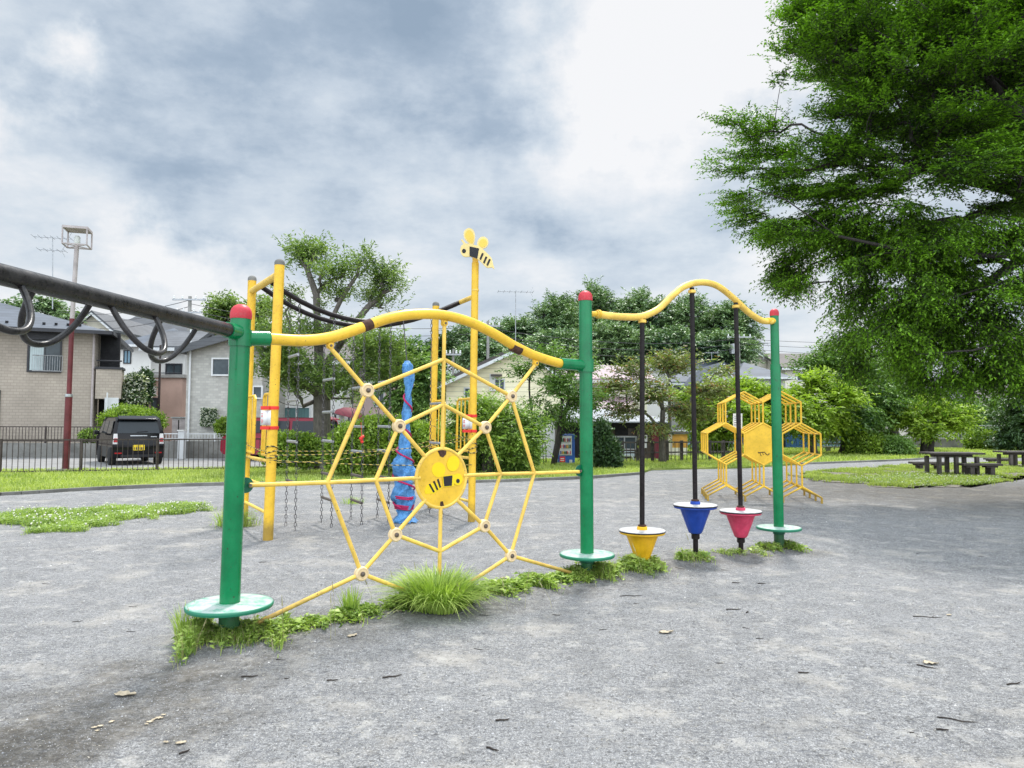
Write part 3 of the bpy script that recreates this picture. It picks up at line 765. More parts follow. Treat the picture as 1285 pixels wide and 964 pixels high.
# bee on the tall post
byv = FR.y - .12
def Bz(zx, zy, off=0): p = D(520 + zx / 4.016, 280 + zy / 4.016, byv - off); return p
def bprism(pts, mat, name, par, off, th=.01): return MB().prism([Bz(x, y, off) for x, y in pts], Vector((0, -th, 0))).build(name, mat, par)
bee = MB()
M['bee_pale'] = paint('faded_cream_yellow', (.80, .62, .25), .45, .08)
M['bee_gold'] = paint('bee_plate_yellow', (.80, .55, .09), .45, .08)
def smooth2(pts): return [(p.x, p.y) for p in smooth_line([Vector((x, y, 0)) for x, y in pts], 5, True)]
body = smooth2([(232, 140), (237, 118), (256, 106), (285, 108), (328, 122), (360, 148), (388, 178), (396, 205), (403, 233), (390, 225), (365, 226), (338, 200), (318, 184), (285, 172), (255, 172), (238, 160)])
bo = bprism(body, 'bee_pale', 'bee_plate', cc_, 0, .03)
bprism(smooth2([(286, 110), (262, 92), (249, 66), (254, 40), (275, 27), (297, 38), (306, 65), (303, 95), (296, 112)]), 'bee_pale', 'bee_wing', bo, .002, .022)
bprism(smooth2([(318, 118), (318, 98), (328, 78), (348, 70), (368, 82), (373, 104), (362, 124), (340, 132), (324, 128)]), 'bee_pale', 'bee_wing', bo, .004, .022)
bprism([(234, 86), (242, 84), (262, 108), (252, 112)], 'bee_pale', 'antenna', bo, .003, .018)
bprism(smooth2([(288, 104), (268, 88), (256, 64), (260, 46), (275, 35), (290, 44), (299, 66), (297, 92)]), 'bee_gold', 'wing_face', bo, .0245, .003)
bprism(smooth2([(326, 112), (326, 100), (334, 86), (348, 79), (362, 88), (366, 104), (357, 117), (340, 123)]), 'bee_gold', 'wing_face', bo, .0265, .003)
bprism([(278, 118), (326, 128), (317, 180), (278, 166)], 'black', 'bee_mark', bo, .0302, .004)
bprism(circ(250, 141, 10, 11), 'black', 'bee_eye', bo, .0302, .004)
for x0, y0 in ((341, 150), (359, 168), (376, 180)):
    bprism([(x0, y0), (x0 + 9, y0 + 4), (x0 - 6, y0 + 38), (x0 - 13, y0 + 30)], 'black', 'bee_stripe', bo, .0302, .004)
MB().tube([tFR + Vector((0, 0, -.35)), tFR + Vector((0, 0, .13))], .045, 16).build('bee_stem', 'yellow_pale', cc_)
MB().lathe([(.056, -.012), (.056, .012)], tFR - Vector((0, 0, .40)), 20).build('collar', 'yellow_pale', cc_)
# closure notices with red tape
def notice(b0, t0, r, zlo, zhi, label):
    n = root('taped_notice', pz(b0, t0, zlo), label, 'notice')
    c = pz(b0, t0, (zlo + zhi) / 2)
    a0, a1 = PI * 0.92, PI * 1.62
    sh = MB()
    pts = []; z0, z1 = zlo + .03, zhi - .03
    # sheet bends round the post and stands off on the left
    prof = [c + Vector((-.15, -.01, 0)), c + Vector((-.11, -.03, 0))] + [c + Vector((math.cos(a), math.sin(a), 0)) * (r + .004) for a in [PI * 1.15 + k * .14 for k in range(8)]]
    vs = []
    for p in prof: vs += [Vector((p.x, p.y, z0)), Vector((p.x, p.y, z1))]
    sh.add(vs, [(2 * k, 2 * k + 2, 2 * k + 3, 2 * k + 1) for k in range(len(prof) - 1)])
    s_ = sh.build('sheet', 'white', n); sm = s_.modifiers.new('thick', 'SOLIDIFY'); sm.thickness = .002
    pr = MB()
    for zz, w in ((.78, .10), (.66, .07), (.58, .09), (.36, .08), (.28, .09), (.2, .05)):
        z = z0 + (z1 - z0) * zz; pr.box((c.x - .125, c.y - .028 , z), (w * .35, .002, .006), R=Matrix.Rotation(-.56, 3, 'Z'))
    pr.build('print', 'red', s_)
    for z in (zlo, zhi):
        MB().lathe([(r + .007, -.02), (r + .008, 0), (r + .007, .02)], Vector((c.x, c.y, z)), 20).build('red_tape', 'red', n)
        tp = MB(); tp.box((c.x - .085, c.y - .045, z), (.14, .003, .042), R=Matrix.Rotation(-.45, 3, 'Z')); tp.build('red_tape', 'red', n)
notice(bFL, tFL, .061, D(336, 537, FL.y).z, D(336, 512, FL.y).z, 'white closure notice with red tape round the nearest yellow post')
notice(bFR, tFR, .052, D(592, 541, FR.y).z, D(592, 522, FR.y).z, 'white closure notice with red tape round the yellow post topped by a bee')
# tiger rope
def ropemat():
    t = NT('yellow_black_rope'); p = t.pos
    s = t.n('ShaderNodeSeparateXYZ'); t.l(p, s.inputs[0])
    a = t.math('ADD', t.math('MULTIPLY', s.outputs[0], 1.0), t.math('MULTIPLY', s.outputs[2], 1.4))
    t.bsdf(t.ramp(t.math('FRACT', t.math('MULTIPLY', a, 14)), [(0, (.48, .36, .08)), (.5, (.03, .03, .03))], 'CONSTANT'), .8); return t.m
M['rope'] = ropemat()
def catn(p, q, sag, n=14): return [Vector(p).lerp(Vector(q), t) + Vector((0, 0, -sag * 4 * t * (1 - t))) for t in [k / n for k in range(n + 1)]]
rp = MB()
def pp(b, t, px, py, P): return pz(b, t, D(px, py, P.y).z)
ends = [(pp(bFL, tFL, 334, 571, FL), pp(bFR, tFR, 590, 551, FR), .06), (pp(bFL, tFL, 334, 577, FL), pp(bFR, tFR, 590, 583, FR), .03), (pp(bFL, tFL, 334, 580, FL), pp(bBR, tBR, 541, 552, BR), .10), (pp(bBL, tBL, 308, 565, BL), pp(bBR, tBR, 541, 560, BR), .04), (pp(bFL, tFL, 334, 567, FL), pp(bBL, tBL, 306, 556, BL), .02), (pp(bBL, tBL, 306, 572, BL), pp(bFL, tFL, 334, 580, FL), .02),
        (pp(bFR, tFR, 591, 545, FR), pp(bBR, tBR, 541, 556, BR), .02), (pp(bFR, tFR, 591, 552, FR), pp(bBR, tBR, 541, 534, BR), .02)]
for a, b, sg in ends: rp.tube(catn(a + Vector((0, -.07, 0)), b + Vector((0, -.065, 0)), sg), .0052, 6)
for b, t, r in ((bFL, tFL, .061), (bFR, tFR, .052), (bBR, tBR, .056), (bBL, tBL, .058)):
    for dz in (0, .05, .10):
        c = pz(b, t, 1.0 + dz)
        rp.tube([c + Vector((math.cos(a) * (r + .008), math.sin(a) * (r + .008), .02 * math.sin(a + dz * 30))) for a in [k * PI / 8 for k in range(17)]], .0085, 6, caps=False)
ro = rp.build('barrier_rope', 'rope'); tag(ro, 'yellow and black barrier rope strung around the chain climber', 'rope')
# small red knot hanging on a chain
kp = D(454, 552, 10.0); kb = MB()
for k in range(6): kb.lathe([(.006, -.02), (.020, -.01), (.022, .004), (.012, .02)], kp + Vector((random.uniform(-.015, .015), random.uniform(-.015, .015), random.uniform(-.05, .05))), 8, ax=Vector((random.uniform(-.5, .5), random.uniform(-.5, .5), 1)))
kb.tube([kp, D(453, 530, 10.0)], .003, 6)
tag(kb.build('red_tape_knot', 'red'), 'crumpled red tape knot hanging on a climber chain', 'tape knot')
# blue tarpaulin bundle on the pole
def tarpmat():
    t = NT('blue_tarpaulin'); p = t.pos
    c = t.ramp(t.noise(p, 9, 6, .7), [(.3, (.05, .22, .56)), (.6, (.14, .40, .78)), (.8, (.32, .58, .88))])
    t.bsdf(c, .38, 0, t.bump(t.noise(p, 26, 5, .75), 1, .05)); return t.m
M['tarp'] = tarpmat(); M['rope_red'] = paint('crimson_tie_rope', (.42, .015, .09), .7, .15)
tb = G(508, 656); TY = tb.y
tr = root('tarpaulin_bundle', (tb.x, tb.y, float(gz(tb.x, tb.y))), 'blue tarpaulin bundle wound round a hanging pole and tied with crimson rope', 'tarpaulin')
prof = [(655, 28, 508), (650, 29, 508), (645, 24, 508), (640, 23, 507), (632, 26, 507), (624, 27, 506.5), (616, 28, 506), (606, 29, 506), (598, 25, 506), (590, 29, 507), (582, 28, 505), (572, 22, 507), (560, 20, 508), (548, 16, 508.5), (536, 14, 509), (524, 14, 510), (512, 13, 511), (500, 12, 512), (488, 12, 512.5), (476, 15, 513), (466, 18, 512), (458, 17, 511.5), (453, 8, 511)]
rows = []; prof3 = []
for i in range(len(prof) - 1):
    for k in range(4):
        u = k / 4; prof3.append([prof[i][j] * (1 - u) + prof[i + 1][j] * u for j in range(3)])
prof3.append(list(prof[-1]))
seg = 40; vs = []
for i, (py, w, px) in enumerate(prof3):
    c = D(px, py, TY); r = w / 2 / F * TY * (.76 if py < 565 else .9); z = c.z
    for k in range(seg):
        a = 2 * PI * k / seg; tw = a - z * 5
        rr = r * (1 + .17 * math.sin(2 * tw - z * 5) + .07 * math.sin(5 * tw) - .16 * abs(math.sin(1.5 * tw + z * 9)) ** 6 + .04 * math.sin(z * 60 + 3 * a) + .08 * math.sin(7 * tw + 2) + .16 * noise.noise(Vector((math.cos(a) * 1.8, math.sin(a) * 1.8, z * 7))) + .14 * noise.noise(Vector((math.cos(tw) * 4, math.sin(tw) * 4, z * 16))) - .14 * (abs(math.sin((z * 17 + a - 2) / 2)) < .14))
        vs.append((c.x + rr * math.cos(a), TY + rr * math.sin(a), max(z, .005)))
n = len(prof3)
fs = [(i * seg + k, i * seg + (k + 1) % seg, (i + 1) * seg + (k + 1) % seg, (i + 1) * seg + k) for i in range(n - 1) for k in range(seg)]
tm = MB(); tm.add(vs, fs); tm.add([vs[(n - 1) * seg + k] for k in range(seg)], [tuple(range(seg))])
to = tm.build('tarpaulin', 'tarp', tr, sharp=60)
def rad_at(z):
    best = min(prof3, key=lambda q: abs(D(q[2], q[0], TY).z - z)); return D(best[2], best[0], TY).x, best[1] / 2 / F * TY * (.76 if best[0] < 565 else .9)
sp = []; z = .22
while z < 1.95:
    x, r = rad_at(z); a = -z * 17 + 2; sp.append(Vector((x + (r * 1.08 + .006) * math.cos(a), TY + (r * 1.08 + .006) * math.sin(a), z))); z += .02
MB().tube(sp, .013, 6).build('tie_rope', 'rope_red', tr)
for py in (638, 636, 634, 625, 623):
    x, r = rad_at(D(507, py, TY).z); zz = D(507, py, TY).z
    MB().tube([Vector((x + (r * 1.05) * math.cos(a), TY + (r * 1.05) * math.sin(a), zz + .01 * math.sin(a * 2))) for a in [k * PI / 10 for k in range(21)]], .011, 6, caps=False).build('tie_rope', 'rope_red', tr)
pt = on_rail(.34, .76).lerp(on_rail(.66, .76), .5)
MB().tube([D(511, 458, TY), Vector((D(505, 400, TY).x, TY, 3.0))], .008, 6).build('hanging_line', 'steel_dark', tr)
# flapping tarp corners at the foot
cm = MB()
for k in range(9):
    a = k * 2 * PI / 9 + .3; b0 = Vector((tb.x, TY, .0)); d = Vector((math.cos(a), math.sin(a), 0)); s1 = Vector((-d.y, d.x, 0))
    cm.add([b0 + d * .12 + Vector((0, 0, .10)), b0 + d * .13 + s1 * .07 + Vector((0, 0, .04)), b0 + d * .20 + Vector((0, 0, .01)), b0 + d * .13 - s1 * .07 + Vector((0, 0, .03))], [(0, 1, 2, 3)])
cm.build('tarpaulin_skirt', 'tarp', tr)

# ================================================================ honeycomb climber
E = Vector((math.sin(math.radians(10.4)), math.cos(math.radians(10.4)), 0)); RGT = Vector((E.y, -E.x, 0))
def zc9(x, y): return 865 + x / 5.67, 480 + y / 5.67
hb = G(*zc9(398, 850)); hb.z = 0
hs = .378; hw = hs * math.sqrt(3)
# front-centre base sits under the bottom vertex between the left and middle hexagons
org = D(zc9(398, 850)[0], 628, hb.y); org.z = 0
hc = root('honeycomb_climber', (org.x, org.y, 0), 'yellow honeycomb climbing frame of stacked hexagons with a solid middle cell', 'playground climber')
Z0 = .10
def HV(u, z, e): return org + RGT * u + E * e + Vector((0, 0, z))
def hexv(cx, cz): return [(cx + hs * math.sin(a), cz + hs * math.cos(a)) for a in [k * PI / 3 for k in range(6)]]
cz_m = Z0 + hs * 2.5; cz_t = cz_m + 1.5 * hs; cz_b = cz_m - 1.5 * hs
cells = [(-hw / 2, cz_m), (hw / 2, cz_m), (1.5 * hw, cz_m), (0, cz_t), (hw, cz_t), (0, cz_b), (hw, cz_b)]
edges = set(); vset = {}
def key(p): return (round(p[0], 3), round(p[1], 3))
for c in cells:
    v = [key(p) for p in hexv(*c)]
    for i in range(6): edges.add(tuple(sorted((v[i], v[(i + 1) % 6]))))
# outer legs of the half cells left and right
edges.add(tuple(sorted((key((-hw / 2, cz_b - hs / 2)), key((-hw, Z0)))))); edges.add(tuple(sorted((key((1.5 * hw, cz_b - hs / 2)), key((2 * hw, Z0))))))
verts = set(v for e in edges for v in e)
depths = [0, .5, 1.0, 1.5]
for e in depths:
    mb = MB()
    for a, b in edges: mb.tube([HV(*a, e), HV(*b, e)], .017, 8)
    for u in (-hw, 0, hw, 2 * hw): mb.tube([HV(u, Z0, e), HV(u, -.05, e)], .021, 8)
    mb.build('hexagon_frame', 'yellow', hc)
mb = MB()
for v in verts: mb.tube([HV(*v, 0), HV(*v, 1.5)], .014, 8)
mb.build('linking_bars', 'yellow', hc)
pv = [HV(u, z, -.006) for u, z in hexv(hw / 2, cz_m)]
po = MB().prism(pv, E * .012).build('hexagon_panel', 'yellow', hc)
# lizard drawing on the panel
lz = [(488, 495), (500, 500), (515, 497), (535, 496), (545, 508), (556, 517), (566, 512), (567, 502)]
def LZ(x, y):
    px, py = zc9(x, y); return onplane(px, py, org - E * .008, E)
lb = MB(); lb.tube([LZ(*p) for p in lz], .007, 6)
for a, b in (((505, 500), (508, 520)), ((522, 497), (524, 512)), ((508, 520), (515, 522)), ((524, 512), (530, 514)), ((500, 500), (494, 507))): lb.tube([LZ(*a), LZ(*b)], .005, 5)
lb.build('lizard_drawing', 'black', po)
nb = root('notice_board', D(926, 538, 14.0), 'blank white notice board tied inside the honeycomb climber', 'notice')
MB().prism([D(920, 519, 14.05), D(931.5, 519, 14.05), D(931.5, 538, 14.05), D(920, 538, 14.05)], Vector((0, .012, 0))).build('board', 'white', nb)
pr = MB()
for k, y in enumerate((522, 524.5, 527, 530, 533)): pr.prism([D(921.5, y, 14.046), D(930 - (k % 2) * 2, y, 14.046), D(930 - (k % 2) * 2, y + .7, 14.046), D(921.5, y + .7, 14.046)], Vector((0, .002, 0)))
pr.build('print', 'glass', nb)
# ================================================================ trees
def sample_blobs(blobs, n, shell=.45, r_=None):
    r_ = r_ or rng
    vol = np.array([b[1][0] * b[1][1] * b[1][2] for b in blobs]) ** .75; pk = r_.choice(len(blobs), n, p=vol / vol.sum())
    u = unit(r_.normal(size=(n, 3))); rad = r_.uniform(0, 1, n) ** shell
    C = np.array([tuple(b[0]) for b in blobs])[pk]; R = np.array([tuple(b[1]) for b in blobs])[pk]
    return C + u * rad[:, None] * R
def tree(name, label, base, blobs, nclump, ntwig, nleaf, leaf, mat, bark='bark', tr=.15, fork=None, group=None, cat='tree',
         twig=.45, flat=.5, droop=.25, guides=None, stems=1, seed=1, tubes=True, shell=.5, twigwood=False, cspread=.25, lw=.42, parent_hint=None, rise=0, nup=.45, splay=.12, sbase=0, minr=.006):
    r_ = np.random.default_rng(seed)
    base = Vector(base); R = root(name, base, label, cat, group)
    blobs = [(c, tuple(max(.45 * q, q - .45 * twig * (1 if k < 2 else flat)) for k, q in enumerate(r))) for c, r in blobs]
    C = sample_blobs(blobs, nclump, shell, r_)
    C[:, 2] = np.maximum(C[:, 2], base.z + .25)
    cen = np.mean([tuple(b[0]) for b in blobs], 0)
    fork = fork or (cen[2] - base.z) * .45
    N = []; par = []
    if guides:
        for gl in guides:
            prev = None
            if N:
                d = [(Vector(n) - gl[0]).length for n in N]; j = int(np.argmin(d)); prev = j
            for p in gl:
                if prev is not None and N and (Vector(N[prev]) - p).length < 1e-4: continue
                N.append(tuple(p)); par.append(-1 if prev is None else prev); prev = len(N) - 1
    else:
        for s in range(stems):
            a = 2 * PI * s / stems + seed; sp = (splay if stems > 1 else 0) * fork
            top = Vector((base.x + (cen[0] - base.x) * .25 + math.cos(a) * sp * 1.8, base.y + (cen[1] - base.y) * .25 + math.sin(a) * sp, base.z + fork * (1 + .25 * (s % 2))))
            b0 = base + Vector((math.cos(a), math.sin(a), 0)) * ((.6 * tr + sbase) if stems > 1 else 0)
            m = max(3, int(fork / .35)); prev = -1
            for k in range(m + 1):
                t = k / m; p = b0.lerp(top, t) + Vector((math.sin(t * 5 + s + seed), math.cos(t * 4 + s), 0)) * (.03 * fork * t * (1 - t) * 2)
                N.append(tuple(p)); par.append(prev); prev = len(N) - 1
    ng = len(N); first_ok = set(range(ng))
    trunk_only = ng // (stems if not guides else 1)
    arr = np.zeros((ng + nclump * 4, 3)); arr[:ng] = N; dep = np.zeros(len(arr)); cnt = ng
    for i in range(ng): dep[i] = 0 if par[i] < 0 else dep[par[i]] + np.linalg.norm(arr[i] - arr[par[i]])
    allow = np.ones(len(arr), bool)
    if not guides:
        for s in range(stems):
            m = ng // stems
            allow[s * m: s * m + int(m * .55)] = False
    else:
        allow[:ng] = arr[:ng, 2] > base.z + fork * .8
    order = np.argsort(np.linalg.norm(C - arr[trunk_only - 1 if not guides else 0], axis=1))
    cl_node = np.zeros(nclump, int)
    for ci in order:
        c = C[ci]; d = np.linalg.norm(arr[:cnt] - c, axis=1)
        cost = d + .30 * dep[:cnt] + np.where(allow[:cnt], 0, 1e3) + np.maximum(0, arr[:cnt, 2] - c[2]) * .4
        j = int(np.argmin(cost)); L = d[j]; k = 3 if L > .6 else 2 if L > .3 else 1
        prev = j; off = r_.normal(0, .07 * L, 3); off[2] = abs(off[2]) + .04 * L
        for q in range(1, k + 1):
            t = q / k; p = arr[j] * (1 - t) + c * t + off * 4 * t * (1 - t) * .8
            arr[cnt] = p; par.append(prev); dep[cnt] = dep[prev] + np.linalg.norm(p - arr[prev]); prev = cnt; cnt += 1
        cl_node[ci] = prev
    arr = arr[:cnt]; par = np.array(par)
    w = np.zeros(cnt); w[cl_node] += 1
    for i in range(cnt - 1, -1, -1):
        if par[i] >= 0: w[par[i]] += w[i]
    w = np.maximum(w, .5)
    rr = tr * (w / w.max()) ** (.46 if nclump < 2000 else .50)
    rr = np.maximum(rr, minr)
    if tubes:
        # branch polylines: follow heaviest child
        kids = [[] for _ in range(cnt)]
        for i in range(cnt):
            if par[i] >= 0: kids[par[i]].append(i)
        mb = MB(); stack = [(i, None) for i in range(cnt) if par[i] < 0]
        tk = MB(); first = True
        while stack:
            s, pr = stack.pop(); line = [pr, s] if pr is not None else [s]; cur = s
            while kids[cur]:
                ks = sorted(kids[cur], key=lambda q: -w[q]); 
                for o in ks[1:]: stack.append((o, cur))
                cur = ks[0]; line.append(cur)
            if len(line) < 2: continue
            pts = [Vector(arr[q]) for q in line]; rad = [rr[q] for q in line]
            if pr is not None: rad[0] = min(rr[pr], rad[1] * 1.15)
            else:
                rad[0] *= 1.55
                if len(rad) > 2: rad[1] *= 1.12
            mb.tube(pts, rad, 10 if rad[0] > .08 else 6 if rad[0] > .03 else 4, caps=True)
        mb.build('trunk', bark, R, sharp=180)
    # twigs and leaves
    K = nclump * ntwig
    T0 = np.repeat(C, ntwig, 0) + r_.normal(0, cspread, (K, 3)) * np.array([1, 1, .5])
    out = unit(np.repeat(C, ntwig, 0) - np.array([cen[0], cen[1], cen[2] - .3]))
    td = unit(out * .7 + r_.normal(0, .6, (K, 3)) * np.array([1, 1, flat]))
    if rise: td[:, 2] = np.abs(td[:, 2]) * .6 + rise; td = unit(td)
    tl = twig * r_.uniform(.5, 1.25, K)
    U_ = (np.arange(nleaf) + .5) / nleaf
    u = np.repeat(U_[None], K, 0) + r_.uniform(-.5, .5, (K, nleaf)) / nleaf
    P = T0[:, None] + td[:, None] * (tl[:, None] * u)[..., None]
    P[..., 2] -= droop * tl[:, None] * u ** 2
    sd = unit(np.cross(td, np.array([0, 0, 1.]) + r_.normal(0, .25, (K, 3))))
    sg = np.where(np.arange(nleaf) % 2, 1, -1)[None, :, None]
    ld = td[:, None] * .65 + sd[:, None] * sg * .8 + r_.normal(0, .28, (K, nleaf, 3)); ld[..., 2] -= droop * (.4 + u)
    nn = np.array([0, 0, 1.]) + r_.normal(0, nup, (K, nleaf, 3))
    L = leaf * r_.uniform(.65, 1.3, (K, nleaf))
    V, Fq = leaves_geo(P.reshape(-1, 3), ld.reshape(-1, 3), nn.reshape(-1, 3), L.ravel(), L.ravel() * lw)
    npmesh('crown', V, Fq, mat, parent=R)
    if twigwood:
        # thin twigs as 3-sided slivers
        e = T0 + td * tl[:, None]; e[:, 2] -= droop * tl
        s1 = sd * .004; s2 = np.cross(td, sd) * .004
        V = np.stack([T0 + s1, T0 - s1, e, T0 + s2, T0 - s2, e + .001], 1).reshape(-1, 3)
        i = np.arange(K)[:, None] * 6
        npmesh('twigs', V, np.concatenate([np.concatenate([i, i + 1, i + 2], 1), np.concatenate([i + 3, i + 4, i + 5], 1)], 0), 'bark_dark', parent=R)
    return R
def PB(px, py, rpx, Y, ry=None, flat=1.0):
    """crown lobe seen at a picture position, at distance Y"""
    c = D(px, py, Y); r = rpx / F * Y
    return (c, (r, ry or r, r * flat))

def bush(name, label, blobs, n, leaf, mat, group=None, cat='bush', core='core_dark', seed=1, lw=.5, stems=True):
    r_ = np.random.default_rng(seed)
    xs_ = [b[0].x for b in blobs]; ys_ = [b[0].y for b in blobs]
    R = root(name, (sum(xs_) / len(xs_), sum(ys_) / len(ys_), 0), label, cat, group)
    P = sample_blobs(blobs, n, .22, r_)
    # keep the outside of the union and above the ground
    keep = P[:, 2] > .02; P = P[keep]
    cen = np.array([[b[0].x, b[0].y, b[0].z] for b in blobs]); rad = np.array([b[1] for b in blobs])
    d = (((P[:, None] - cen[None]) / rad[None]) ** 2).sum(2); k = d.argmin(1)
    P = P[d.min(1) > .45]; k = k[d.min(1) > .45]
    P = P + r_.normal(0, 1, P.shape) * leaf * .7
    out = unit((P - cen[k]) / rad[k]); dr = out * .7 + r_.normal(0, .6, P.shape); dr[:, 2] += .25
    nn = out * .6 + np.array([0, 0, .7]) + r_.normal(0, .5, P.shape)
    L = leaf * r_.uniform(.6, 1.35, len(P))
    V, Fq = leaves_geo(P, dr, nn, L, L * lw)
    npmesh('foliage', V, Fq, mat, parent=R)
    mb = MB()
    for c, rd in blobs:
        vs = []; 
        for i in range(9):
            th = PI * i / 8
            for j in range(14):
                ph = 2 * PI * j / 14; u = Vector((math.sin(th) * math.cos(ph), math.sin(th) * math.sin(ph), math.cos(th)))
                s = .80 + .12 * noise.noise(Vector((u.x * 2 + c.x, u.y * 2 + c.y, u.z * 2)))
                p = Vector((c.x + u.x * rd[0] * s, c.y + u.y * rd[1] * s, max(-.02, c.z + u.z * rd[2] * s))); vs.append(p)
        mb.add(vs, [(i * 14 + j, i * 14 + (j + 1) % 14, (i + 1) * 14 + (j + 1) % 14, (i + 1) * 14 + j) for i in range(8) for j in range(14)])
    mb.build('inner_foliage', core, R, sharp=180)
    return R
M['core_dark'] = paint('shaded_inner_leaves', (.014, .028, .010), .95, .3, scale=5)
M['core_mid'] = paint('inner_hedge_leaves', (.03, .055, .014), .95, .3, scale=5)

# big tree on the right
ZB = []
for a in [(1020, 25, 42, 12), (1040, -30, 60, 12), (1010, 60, 30, 12), (1060, 60, 40, 11.5), (1120, -20, 70, 11), (1230, -30, 90, 11), (940, 150, 24, 12.2), (925, 205, 26, 12.2), (945, 255, 26, 12.2), (985, 290, 34, 12), (1020, 330, 36, 12), (1050, 260, 40, 11.8), (1085, 180, 45, 11.5), (1075, 20, 60, 11), (1150, 40, 80, 11), (1240, 40, 80, 10.5), (1330, 60, 90, 11),
          (1100, 110, 52, 11.0), (1160, 140, 75, 11), (1250, 150, 80, 10.5), (1340, 170, 90, 11),
          (975, 150, 34, 12.2), (950, 185, 40, 12.2), (1010, 195, 45, 12), (1060, 220, 50, 11.6), (1120, 230, 65, 11.2), (1200, 250, 80, 10.5), (1290, 260, 80, 10.5),
          (975, 240, 42, 12.2), (1035, 290, 52, 12), (1100, 310, 60, 11.5), (1180, 330, 70, 10.8), (1270, 340, 80, 10.3),
          (1055, 350, 38, 12), (1085, 395, 45, 11.8), (1150, 400, 62, 11), (1235, 420, 70, 10.3), (1300, 430, 60, 10.3),
          (1100, 435, 34, 11.8), (1160, 438, 38, 11.2), (1225, 450, 40, 10.6), (1290, 452, 38, 10.4)]:
    rr_ = a[2] / F * (a[3] + 1.5)
    c_ = D(a[0], a[1], a[3] + 1.5)
    nn_ = 3 if a[2] < 50 else 5
    for k_ in range(nn_):
        off_ = Vector((random.uniform(-.35, .35) * rr_, random.uniform(-.6, 2.0) * rr_, (k_ - (nn_ - 1) / 2) * 1.75 * rr_ / nn_))
        s_ = random.uniform(.75, 1.0) * (1 - .25 * abs(k_ - (nn_ - 1) / 2) / nn_ * 2)
        ZB.append((c_ + off_, (rr_ * s_ * 1.22 + .12, rr_ * s_ * 1.4, .12 * rr_ + .10)))
ZB += [(Vector((10.5, 15.5, 9.5)), (4, 4, 2.2)), (Vector((12.5, 13.5, 7.5)), (3.5, 3.5, 3))]
zb = Vector((11.9, 14.2, 0))
ZG = [[Vector((11.9, 14.2, 0)), Vector((11.85, 14.2, 1.2)), Vector((11.7, 14.1, 2.4)), Vector((11.5, 14.0, 3.2))]]
for pl_ in (((1400, 330, 14), (1330, 270, 13.5), (1285, 240, 13.2), (1180, 218, 13), (1090, 190, 13), (1020, 165, 13.2), (960, 175, 13.4)), ((1400, 345, 14), (1285, 322, 12.8), (1150, 318, 12.6), (1050, 296, 12.9), (985, 250, 13.3), (940, 235, 13.6)),
            ((1400, 355, 13.8), (1285, 345, 12.2), (1200, 372, 12.0), (1120, 385, 12.2), (1070, 400, 12.6)), ((1400, 320, 14), (1340, 180, 13), (1285, 85, 12.5), (1230, 50, 12.3), (1160, 10, 12.3), (1080, -20, 12.5)), ((1340, 180, 13), (1260, 130, 12.6), (1180, 110, 12.6), (1100, 80, 12.8), (1040, 40, 13)),
            ((1400, 355, 13.8), (1300, 420, 11.8), (1220, 440, 11.6), (1150, 445, 12)), ((1400, 330, 14), (1380, 100, 15), (1340, -150, 15.5), (1300, -400, 16))):
    ZG.append([D(*q) for q in pl_])
tree('zelkova_tree', 'huge leafy tree spreading its layered dark green branches over the right side of the playground', zb, ZB, 2500, 20, 12, .070, 'lf_zelk', 'bark_dark', tr=.34, fork=2.6, stems=1, guides=ZG, twig=.48, flat=.10, droop=.12, seed=3, shell=.6, twigwood=True, cspread=.11, lw=.46, nup=.28)

# pruned street tree on the left
TD = 20.0
tb_ = G(402, 592); TD = tb_.y
def GP(*pts, dy=0): return [D(x, y, TD + (dy * i / max(1, len(pts) - 1))) for i, (x, y) in enumerate(pts)]
guides = [[Vector((D(402, 560, TD).x, TD, 0)), D(403, 570, TD), D(404, 545, TD), D(404, 520, TD), D(404, 500, TD)],
          GP((404, 500), (390, 487), (368, 478), (352, 466), (343, 448), dy=-1), GP((404, 500), (402, 470), (400, 440), (398, 405), (397, 370), (388, 345), (376, 322), dy=.3),
          GP((404, 505), (424, 482), (440, 462), (456, 440), (470, 425), dy=-.8), GP((400, 440), (414, 405), (430, 372), (449, 344), dy=.5), GP((402, 465), (422, 440), (440, 412), (462, 385), (478, 372), dy=1),
          GP((403, 480), (384, 452), (370, 425), (358, 392), dy=.8), GP((424, 482), (450, 478), (475, 466), (490, 455), dy=-1.0), GP((404, 500), (380, 510), (360, 508), (345, 502), dy=-.5), GP((404, 500), (440, 500), (462, 492), dy=1.0)]
PBl = [PB(x, y, r * (.92 if y < 395 else .95), TD + dy, flat=f * 1.15) for x, y, r, dy, f in [(378, 325, 13, .8, 1.6), (392, 320, 10, .5, 1.5), (402, 345, 9, 0, 1.5), (350, 400, 14, .8, 1.2), (362, 375, 12, .8, 1.2), (414, 350, 11, .4, 1.4), (430, 345, 10, .4, 1.3), (422, 375, 10, .5, 1.3), (450, 330, 9, .5, 1.9), (448, 345, 8, .5, 1.2),
      (478, 350, 14, 1, 1), (490, 362, 13, 1, 1), (466, 372, 14, 1, 1), (480, 385, 12, 1, 1), (345, 435, 18, -1, 1.2), (360, 455, 20, -1, 1), (340, 470, 16, -1, 1), (385, 420, 12, 0, 1.2), (405, 430, 14, 0, 1.2), (440, 420, 16, 0, 1), (460, 440, 18, -.8, .9), (480, 440, 18, -1, .9), (500, 455, 18, -1, .9), (485, 475, 16, -1, .8),
      (405, 470, 16, -.8, 1), (420, 490, 16, -.8, 1), (440, 505, 12, .8, 1), (370, 490, 14, -.5, 1), (395, 395, 8, .2, 1.6), (460, 465, 14, -1, 1)]]
